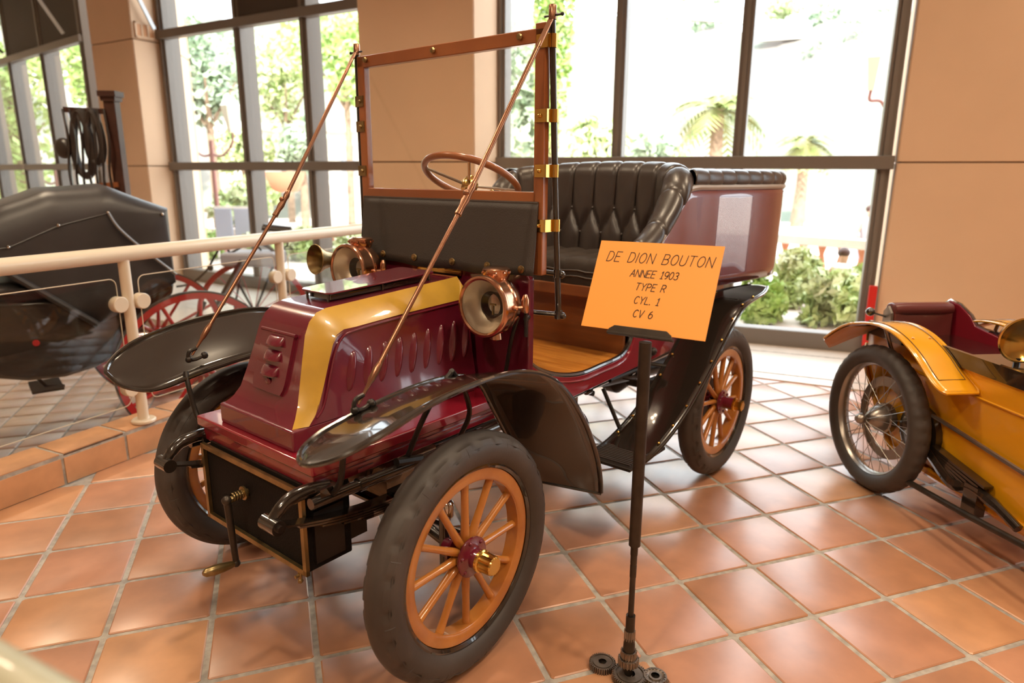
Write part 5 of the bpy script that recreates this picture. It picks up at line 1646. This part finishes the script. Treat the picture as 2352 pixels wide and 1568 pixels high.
m = MB(); m.tube([(-.46 + .004 * math.sin(k), -.04, az - .45 - .05 * k) for k in range(9)], [.016, .010] * 4 + [.014], 6); m.build('chain', M['steel'], HPX)
m = MB(); m.ball((-.13, -.06, az - .80), .09, 10, 8, (1.2, .6, .7)); m.build('saddle_pad', M['tan'], HPX)
m = MB(); m.ball((-.16, -.10, az - .98), .13, 10, 8, (1.3, .6, .6)); m.build('harness_saddle', M['leather'], HPX)

# ------------------------------------------------------------------ garden outside
gd = MB(); gd.bx(-40, 60, -6, 80, -.45, -.30)
# garden ground only beyond the glass: polygon
gm = MB(); gm.prism([(14, -6), P2(RW0 + RWD * 14.2 - RWN * .25), P2(RW0 - RWN * .15), P2(LW0 + LWD * 4.2 - LWN * .6), P2(LW0 - LWN * .3), P2(FW0 - FWN * .3), P2(FW0 - FWD * 12 - FWN * .3), (-40, 60), (60, 60), (60, -6)],
    lambda a, b, d: (a, b, d), -.35, -.12)
tag(gm.build('garden_ground', M['ground'], ang=None), kind='structure')

def leafy(name, c, rad, n, mat, size=.12, trunk=None, label=None, cat='tree', group=None, seed=1, shell=.55, flat=1.0):
    """crown of many leaves with a trunk"""
    rnd = random.Random(seed)
    root = empty(name, (c[0], c[1], trunk[0] if trunk else c[2] - rad[2]))
    bz = root.location.z
    v = []; f = []
    lumps = [(rnd.gauss(0, .42), rnd.gauss(0, .42), rnd.gauss(0, .42)) for _ in range(14)]
    for i in range(n):
        L = lumps[i % len(lumps)]
        while True:
            p = Vector((rnd.uniform(-1, 1), rnd.uniform(-1, 1), rnd.uniform(-1, 1)))
            if shell * .5 < p.length < 1: break
        q = Vector((L[0] * .75 + p.x * .45, L[1] * .75 + p.y * .45, L[2] * .75 + p.z * .45))
        if q.length > 1: q.normalize()
        q = Vector((q.x * rad[0], q.y * rad[1], q.z * rad[2] + c[2] - bz))
        a = Vector((rnd.gauss(0, 1), rnd.gauss(0, 1), rnd.gauss(0, 1))).normalized()
        b = a.cross(Vector((rnd.gauss(0, 1), rnd.gauss(0, 1), rnd.gauss(0, 1)))).normalized()
        s = size * rnd.uniform(.6, 1.3); k = len(v)
        v += [q - a * s, q + b * s * .5, q + a * s, q - b * s * .5]; f.append((k, k + 1, k + 2, k + 3))
    m = MB(); m.v = [tuple(x) for x in v]; m.f = f
    m.build('foliage', M[mat], root, ang=None, fix=False)
    if trunk:
        t = MB(); t.tube([(0, 0, -.15), (.03, .02, (c[2] - bz) * .5), (0, 0, c[2] - bz + rad[2] * .3)], [trunk[1], trunk[1] * .8, trunk[1] * .4], 8)
        for k in range(4):
            a = k * 1.6; t.tube([(0, 0, (c[2] - bz) * .7), (rad[0] * .5 * math.cos(a), rad[1] * .5 * math.sin(a), c[2] - bz)], [trunk[1] * .5, trunk[1] * .2], 6)
        t.build('trunk', M['bark'], root)
    tag(root, label, cat, group)
    return root

def at(px, py, D): return ray_at(px, py, D)
# columnar cypress outside the right window
p = at(1272, 150, 13); leafy('cypress_tree', (p.x, p.y, 4.6), (.34, .34, 4.5), 5200, 'leaf', .07, (-.12, .12), 'tall narrow bright green cypress outside the window behind the windscreen', seed=2, shell=.8)
def palm(px, py, D, h, r, label, seed):
    p = at(px, py, D); rnd = random.Random(seed)
    root = empty('palm_tree', (p.x, p.y, -.12)); top = p.z + .12
    m = MB(); m.tube([(0, 0, 0), (.03, 0, top * .5), (0, 0, top)], [.22, .17, .16], 10); m.build('trunk', M['bark'], root)
    for k in range(22):
        a = 2 * pi * k / 22 + rnd.uniform(-.2, .2); el = rnd.uniform(-.5, 1.1)
        pts = []
        for i in range(7):
            t = i / 6; pts.append(Vector((math.cos(a) * r * t * math.cos(el * .6), math.sin(a) * r * t * math.cos(el * .6), top + r * (math.sin(el) * t - .75 * t * t))))
        m = MB()
        side = Vector((-math.sin(a), math.cos(a), 0))
        for i in range(6):
            for s in (1, -1):
                for q in (0, .5):
                    b = pts[i].lerp(pts[i + 1], q); w = .46 * r * math.sin(pi * min(1, (i + q + .8) / 7)) ** .7
                    d = (pts[i + 1] - pts[i]).normalized()
                    e = b + side * s * w * .8 + d * w * .6 + Vector((0, 0, -.25 * w))
                    m.add([b - d * .03 * r, b + d * .06 * r, e], [(0, 1, 2)])
        m.build('frond', M['palmleaf'], root, ang=None, fix=False)
    tag(root, label, 'tree')
palm(1650, 250, 19, 5, 1.3, 'palm tree with drooping fronds outside behind the mullion right of the car', 3)
palm(1850, 325, 24, 3, 1.0, 'smaller low palm outside left of the wall lantern', 4)
# hillside
rnd = random.Random(5)
hm = MB(); rows = []
for i in range(60):
    row = []
    aa = math.radians(-32 + 84 * i / 59)         # azimuth from +Y toward +X relative to camera
    for k in range(40):
        D = 26 + 60 * k / 39
        x = camp.x + math.sin(aa) * D; y = camp.y + math.cos(aa) * D
        base = (D - 26)
        h = -.2 + 17 * (1 - math.exp(-base / 20)) * (0.92 + .10 * math.sin(aa * 7) + .06 * math.sin(D * .5 + aa * 22))
        if aa < math.radians(9): h *= .75 + .25 * math.cos(aa * 3)
        h += 1.1 * math.sin(x * .55) * math.cos(y * .48) * min(1, base / 8) + rnd.uniform(-.35, .35) * min(1, base / 8)
        row.append((x, y, h))
    rows.append(row)
hm.grid(rows)
tag(hm.build('hillside', M['rock'], ang=None, fix=False), kind='structure')
# trees and shrubs on the hill, each one a thing
HT = [
 (1790, 92, 55, 1.0, .9, 'leafd', 'round dark shrub on the pale hillside seen high in the right window'),
 (1905, 45, 60, 2.2, 1.3, 'leafd', 'umbrella shaped pine on the ridge left of the window jamb'),
 (2025, 60, 66, 2.8, 1.4, 'leafd', 'umbrella shaped pine on the ridge nearest the right window jamb'),
 (1790, 18, 70, 2.2, 1.5, 'leafl', 'light green tree on top of the ridge above the round shrub'),
 (1930, 160, 45, 2.2, 3.0, 'leafd', 'grey green bushes running down the hill above the lantern'),
 (1920, 270, 40, 1.4, 3.2, 'leafd', 'dark green growth in the cleft of the hill left of the lantern'),
 (1380, 350, 26, 1.5, 1.3, 'leafl', 'pale shrub at the foot of the hill right of the cypress'),
 (1500, 345, 28, 1.8, .9, 'leafd', 'low shrub at the foot of the hill between two mullions'),
 (1625, 70, 52, 1.8, 2.0, 'leafd', 'grey green tree high on the hill left of the second mullion'),
 (1540, 10, 62, 1.8, 1.2, 'leafl', 'light tree at the top of the hill in the middle window bay'),
 (1180, 250, 22, 1.3, 3.2, 'leafd', 'hazy tree behind the glass left of the cypress'),
]
for i, (px, py, D, rx, rz, mt, lb) in enumerate(HT):
    p = at(px, py, D); leafy('hill_tree', (p.x, p.y, p.z), (rx, rx, rz), 1300, mt, .22, None, lb, seed=20 + i)
# road wall across the hill
for (pa, pb, D, lb) in (((1330, 5), (1750, 40), 50, 'white retaining wall crossing the top of the hill in the middle windows'), ((1740, 75), (1850, 68), 47, 'pale ruined wall on the hill above the round shrub')):
    a = at(*pa, D); b = at(*pb, D); m = MB(); m.beam(a, b, .5, 1.0); tag(m.build('hill_wall', M['pale']), lb, 'wall')

# balustrade outside, posts and rails
def balustrade(a, b, z0, z1, label, step=.34):
    root = empty('balustrade', (a.x, a.y, z0)); L = (Vector((b.x, b.y, 0)) - Vector((a.x, a.y, 0))); n = int(L.length / step); d = L.normalized()
    root.rotation_euler = (0, 0, math.atan2(d.y, d.x))
    m = MB(); m.bx(0, L.length, -.11, .11, z1 - z0 - .12, z1 - z0); m.build('rail', M['balus'], root, bevel=.01)
    m = MB(); m.bx(0, L.length, -.12, .12, 0, .14); m.build('plinth', M['balus'], root)
    m = MB(); H = z1 - z0 - .26
    m.lathe([(.06, 0), (.06, .04), (.035, .06), (.075, .22 * H / .6), (.06, .34 * H / .6), (.03, .48 * H / .6), (.055, H - .02), (.055, H)], (0, 0, .14), (0, 0, 1), 10); me = m.mesh('baluster', M['terra'])
    for k in range(n):
        o = link(bpy.data.objects.new('baluster', me), root); o.location = ((k + .5) * step, 0, 0)
    tag(root, label, 'balustrade')
a = at(1780, 600, 10.2); b = at(2130, 600, 9.4)
balustrade(a, b, -.12, .68, 'terracotta balustrade with pale stone rail outside the right window', .26)
a = at(380, 560, 15.5); b = at(880, 540, 13.6)
balustrade(a, b, -.12, .38, 'balustrade with pale rail outside the left windows behind the railing', .28)

# shrubs close to the windows
SH = [
 (1822, 645, 9.0, .34, .40, 'leafl', 'bright green shrub below the balustrade, left of the three outside the right window'),
 (1920, 690, 8.0, .42, .36, 'leafl', 'feathery light green bush below the balustrade, middle of the three outside the right window'),
 (1990, 650, 8.9, .30, .30, 'leafl', 'pale green bush beside the right window jamb, below the balustrade'),
 (1750, 715, 8.0, .36, .33, 'leaf', 'yellow green bush just behind the tail of the maroon car'),
 (705, 590, 13.2, .42, .38, 'leafl', 'vivid green bush left of the brass horn outside the left window'),
 (800, 600, 12.4, .45, .40, 'leafl', 'vivid green bush outside directly behind the brass horn'),
 (600, 612, 12.8, .34, .40, 'leafl', 'green bush outside behind the tricycle saddle'),
 (470, 620, 14.0, .5, .4, 'leaf', 'low bush outside behind the carriage hood'),
]
for i, (px, py, D, rx, rz, mt, lb) in enumerate(SH):
    p = at(px, py, D); leafy('shrub', (p.x, p.y, max(p.z, -.12 + rz * .6)), (rx, rx, rz), 1500, mt, .07, None, lb, 'bush', seed=50 + i)
# trees beyond the left windows
LT = [
 (470, 185, 19, 1.4, 1.6, 'leafd', 'blue green leafy tree in the first bay of the left window'),
 (555, 345, 25, 1.0, .9, 'leafl', 'pale low tree behind the double street lantern'),
 (650, 200, 24, 1.5, 2.2, 'leafl', 'light green pine in the second bay of the left window'),
 (790, 130, 22, 1.9, 1.6, 'leaf', 'green umbrella pine in the third bay of the left window'),
 (690, 330, 20, .8, .8, 'leafd', 'blue green shrub below the pine in the second bay of the left window'),
 (30, 280, 21, 1.3, 2.4, 'leaf', 'green tree seen through the leftmost window bay'),
 (15, 30, 32, 1.8, 1.2, 'leafd', 'dark tree top in the upper corner of the leftmost window'),
 (178, 60, 24, .8, 2.2, 'leaf', 'thin green tree seen beside the left pillar'),
 (540, 480, 16, .7, .45, 'leafl', 'low shrub by the lamp post below the transom'),
 (590, 430, 20, .8, .5, 'leafl', 'shrub in the left window just below the transom'),
]
for i, (px, py, D, rx, rz, mt, lb) in enumerate(LT):
    p = at(px, py, D); leafy('garden_tree', (p.x, p.y, p.z), (rx, rx, rz), 2000, mt, .13, (-.12, .12), lb, seed=80 + i)
# street lamps
def street_lamp(px, py, D, label, arms=(-1, 1), post=True):
    p = at(px, py, D); root = empty('street_lamp', (p.x, p.y, -.12), math.atan2(vx.y, vx.x)); H = p.z + .12
    if post:
        m = MB(); m.lathe([(.14, 0), (.12, .15), (.06, .3), (.045, .8), (.035, H - .5)], (0, 0, 0), (0, 0, 1), 12, cap=True); m.build('post', M['lamppost'], root)
    for s in arms:
        m = MB(); m.tube(spline([(0, 0, H - .75), (s * .18, 0, H - .78), (s * .36, 0, H - .62), (s * .42, 0, H - .48), (s * .42, 0, H - .36)], 5), .022, 8); m.build('arm', M['lamppost'], root)
        m = MB(); m.lathe([(.0, -.36), (.07, -.36), (.08, -.33), (.17, .10), (.18, .12), (.10, .22), (.03, .28), (0, .30)], (s * .42, 0, H), (0, 0, 1), 6); m.build('lantern', M['lantern'], root, ang=20)
    tag(root, label, 'lamp')
street_lamp(478, 258, 14.5, 'double lantern street lamp outside the first bay of the left window')
street_lamp(118, 330, 17, 'far small street lamp outside the leftmost window')
# wall lantern next to right window jamb
p = at(2075, 165, 9.2); root = empty('wall_lantern', (p.x, p.y, p.z), math.atan2(vx.y, vx.x)); q = at(1998, 165, 9.2); dx = -(q - p).length
m = MB(); m.lathe([(0, -.20), (.05, -.20), (.06, -.18), (.12, .12), (.13, .14), (.07, .22), (0, .26)], (dx, 0, 0), (0, 0, 1), 6); m.build('lantern', M['lantern'], root, ang=20)
m = MB(); m.tube(spline([(dx, 0, -.20), (dx, 0, -.30), (dx + .12, 0, -.31), (dx + .20, 0, -.40), (dx + .35, 0, -.48), (.0, 0, -.48)], 5), .018, 8); m.lathe([(.035, -.46), (.035, -3.0)], (0, 0, 0), (0, 0, 1), 10, cap=True); m.build('arm', M['lamppost'], root)
tag(root, 'cream lantern on a curved brown arm outside, seen beside the right window jamb', 'lamp')
# pale buildings
def building(px0, px1, py0, py1, D, mat, label, roof='terra', wins=3):
    a = at(px0, py1, D); b = at(px1, py0, D); root = empty('building', (a.x, a.y, -.12), math.atan2(vx.y, vx.x)); w = Vector((b.x - a.x, b.y - a.y, 0)).length; zt = b.z + .12
    m = MB(); m.bx(0, w, 0, 4, 0, zt); m.build('wall', M[mat], root)
    m = MB(); m.bx(-.2, w + .2, -.3, 4.2, zt, zt + .25); m.build('roof', M[roof], root)
    for k in range(wins):
        m = MB(); x = w * (k + .5) / wins; m.bx(x - .25, x + .25, -.03, .02, zt * .55, zt * .55 + .9); m.build('window', M['kiosk'], root)
    tag(root, label, 'building')
building(95, 200, 150, 470, 36, 'pale', 'pale pink building with terracotta roof seen through the far left windows', wins=3)
building(510, 600, 300, 420, 27, 'pale', 'white garden building behind the street lamp', 'pale', 1)
building(755, 850, 305, 470, 26, 'pale', 'white building low in the third bay of the left window', 'pale', 1)
p = at(537, 515, 13.4); m = MB(); m.obox((p.x - .17, p.y, p.z), vx * .28, vy * .3, (0, 0, .50)); m.build
kr = empty('information_board', (p.x, p.y, p.z - .3), math.atan2(vx.y, vx.x))
for s in (-.17, .17):
    m = MB(); m.bx(s - .15, s + .15, -.03, .03, .02, .58); m.build('panel', M['kiosk'], kr, bevel=.01)
m = MB(); m.tube([(-.32, 0, -.3), (-.32, 0, .6)], .02, 6); m.tube([(.32, 0, -.3), (.32, 0, .6)], .02, 6); m.bx(-.34, .34, -.02, .02, .58, .62); m.build('board_frame', M['pale'], kr)
tag(kr, 'grey two panel information board outside the left window above the railing', 'sign')
p = at(160, 560, 14)
# terrace wall with planter ball
p = at(655, 405, 17); m = MB(); m.lathe([(.0, .45), (.45, .45), (.42, .30), (.30, .05), (.22, 0), (0, 0)], (p.x, p.y, p.z - .35), (0, 0, 1), 20); tag(m.build('planter', M['terra']), 'round terracotta planter outside the second bay of the left window', 'planter')

# two visitors outside
def person(px, py_head, D, z_foot, label, shirt):
    p = at(px, py_head, D); root = empty('person', (p.x, p.y, z_foot), math.atan2(vx.y, vx.x)); H = p.z + .10 - z_foot
    k = H / 1.72
    P = dict(pel=(0, 0, .95), sp=(0, 0, 1.15), ch=(0, 0, 1.35), nk=(0, .0, 1.48), hd=(0, -.02, 1.60), ht=(0, 0, 1.70),
             lh=(-.10, 0, .90), lk=(-.12, -.03, .50), la=(-.12, .02, .08), lt=(-.12, -.13, .03), rh=(.10, 0, .90), rk=(.12, -.06, .50), ra=(.13, .0, .08), rt=(.13, -.15, .03),
             ls=(-.19, 0, 1.40), le=(-.25, .0, 1.13), lw=(-.22, -.12, .92), rs=(.19, 0, 1.40), re=(.26, .0, 1.13), rw=(.20, -.14, .95))
    E_ = [('pel', 'sp'), ('sp', 'ch'), ('ch', 'nk'), ('nk', 'hd'), ('hd', 'ht'), ('pel', 'lh'), ('lh', 'lk'), ('lk', 'la'), ('la', 'lt'), ('pel', 'rh'), ('rh', 'rk'), ('rk', 'ra'), ('ra', 'rt'), ('ch', 'ls'), ('ls', 'le'), ('le', 'lw'), ('ch', 'rs'), ('rs', 're'), ('re', 'rw')]
    R0 = dict(pel=.14, sp=.13, ch=.15, nk=.055, hd=.095, ht=.07, lh=.09, lk=.06, la=.04, lt=.035, rh=.09, rk=.06, ra=.04, rt=.035, ls=.06, le=.042, lw=.032, rs=.06, re=.042, rw=.032)
    ks = list(P); me = bpy.data.meshes.new('body'); me.from_pydata([tuple(c * k for c in P[a]) for a in ks], [(ks.index(a), ks.index(b)) for a, b in E_], [])
    o = bpy.data.objects.new('body', me); link(o, root)
    sm = o.modifiers.new('skin', 'SKIN')
    for i, a in enumerate(ks): me.skin_vertices[0].data[i].radius = (R0[a] * k, R0[a] * k * .8)
    me.skin_vertices[0].data[0].use_root = True
    o.modifiers.new('sub', 'SUBSURF').levels = 1
    me.materials.append(M['skin'])
    m = MB(); m.lathe([(.19 * k, .92 * k), (.17 * k, 1.1 * k), (.20 * k, 1.3 * k), (.19 * k, 1.42 * k), (.07 * k, 1.49 * k)], (0, 0, 0), (0, 0, 1), 16); m.build('shirt', M[shirt], root)
    m = MB(); m.lathe([(.17 * k, .97 * k), (.19 * k, .85 * k), (.20 * k, .55 * k)], (0, 0, 0), (0, 0, 1), 16); m.build('shorts', M['kiosk'], root)
    m = MB(); m.ball((0, .015 * k, 1.665 * k), .105 * k, 12, 8, (1, 1.05, .9)); m.build('hair', M['oak'], root)
    tag(root, label, 'person')
person(2000, 490, 11.4, -.12, 'standing visitor in grey shirt outside behind the balustrade near the right window jamb', 'cloth1')
person(1938, 592, 9.2, -.95 if False else -.60, 'visitor with dark hair outside, only the head showing above the bushes', 'pale')
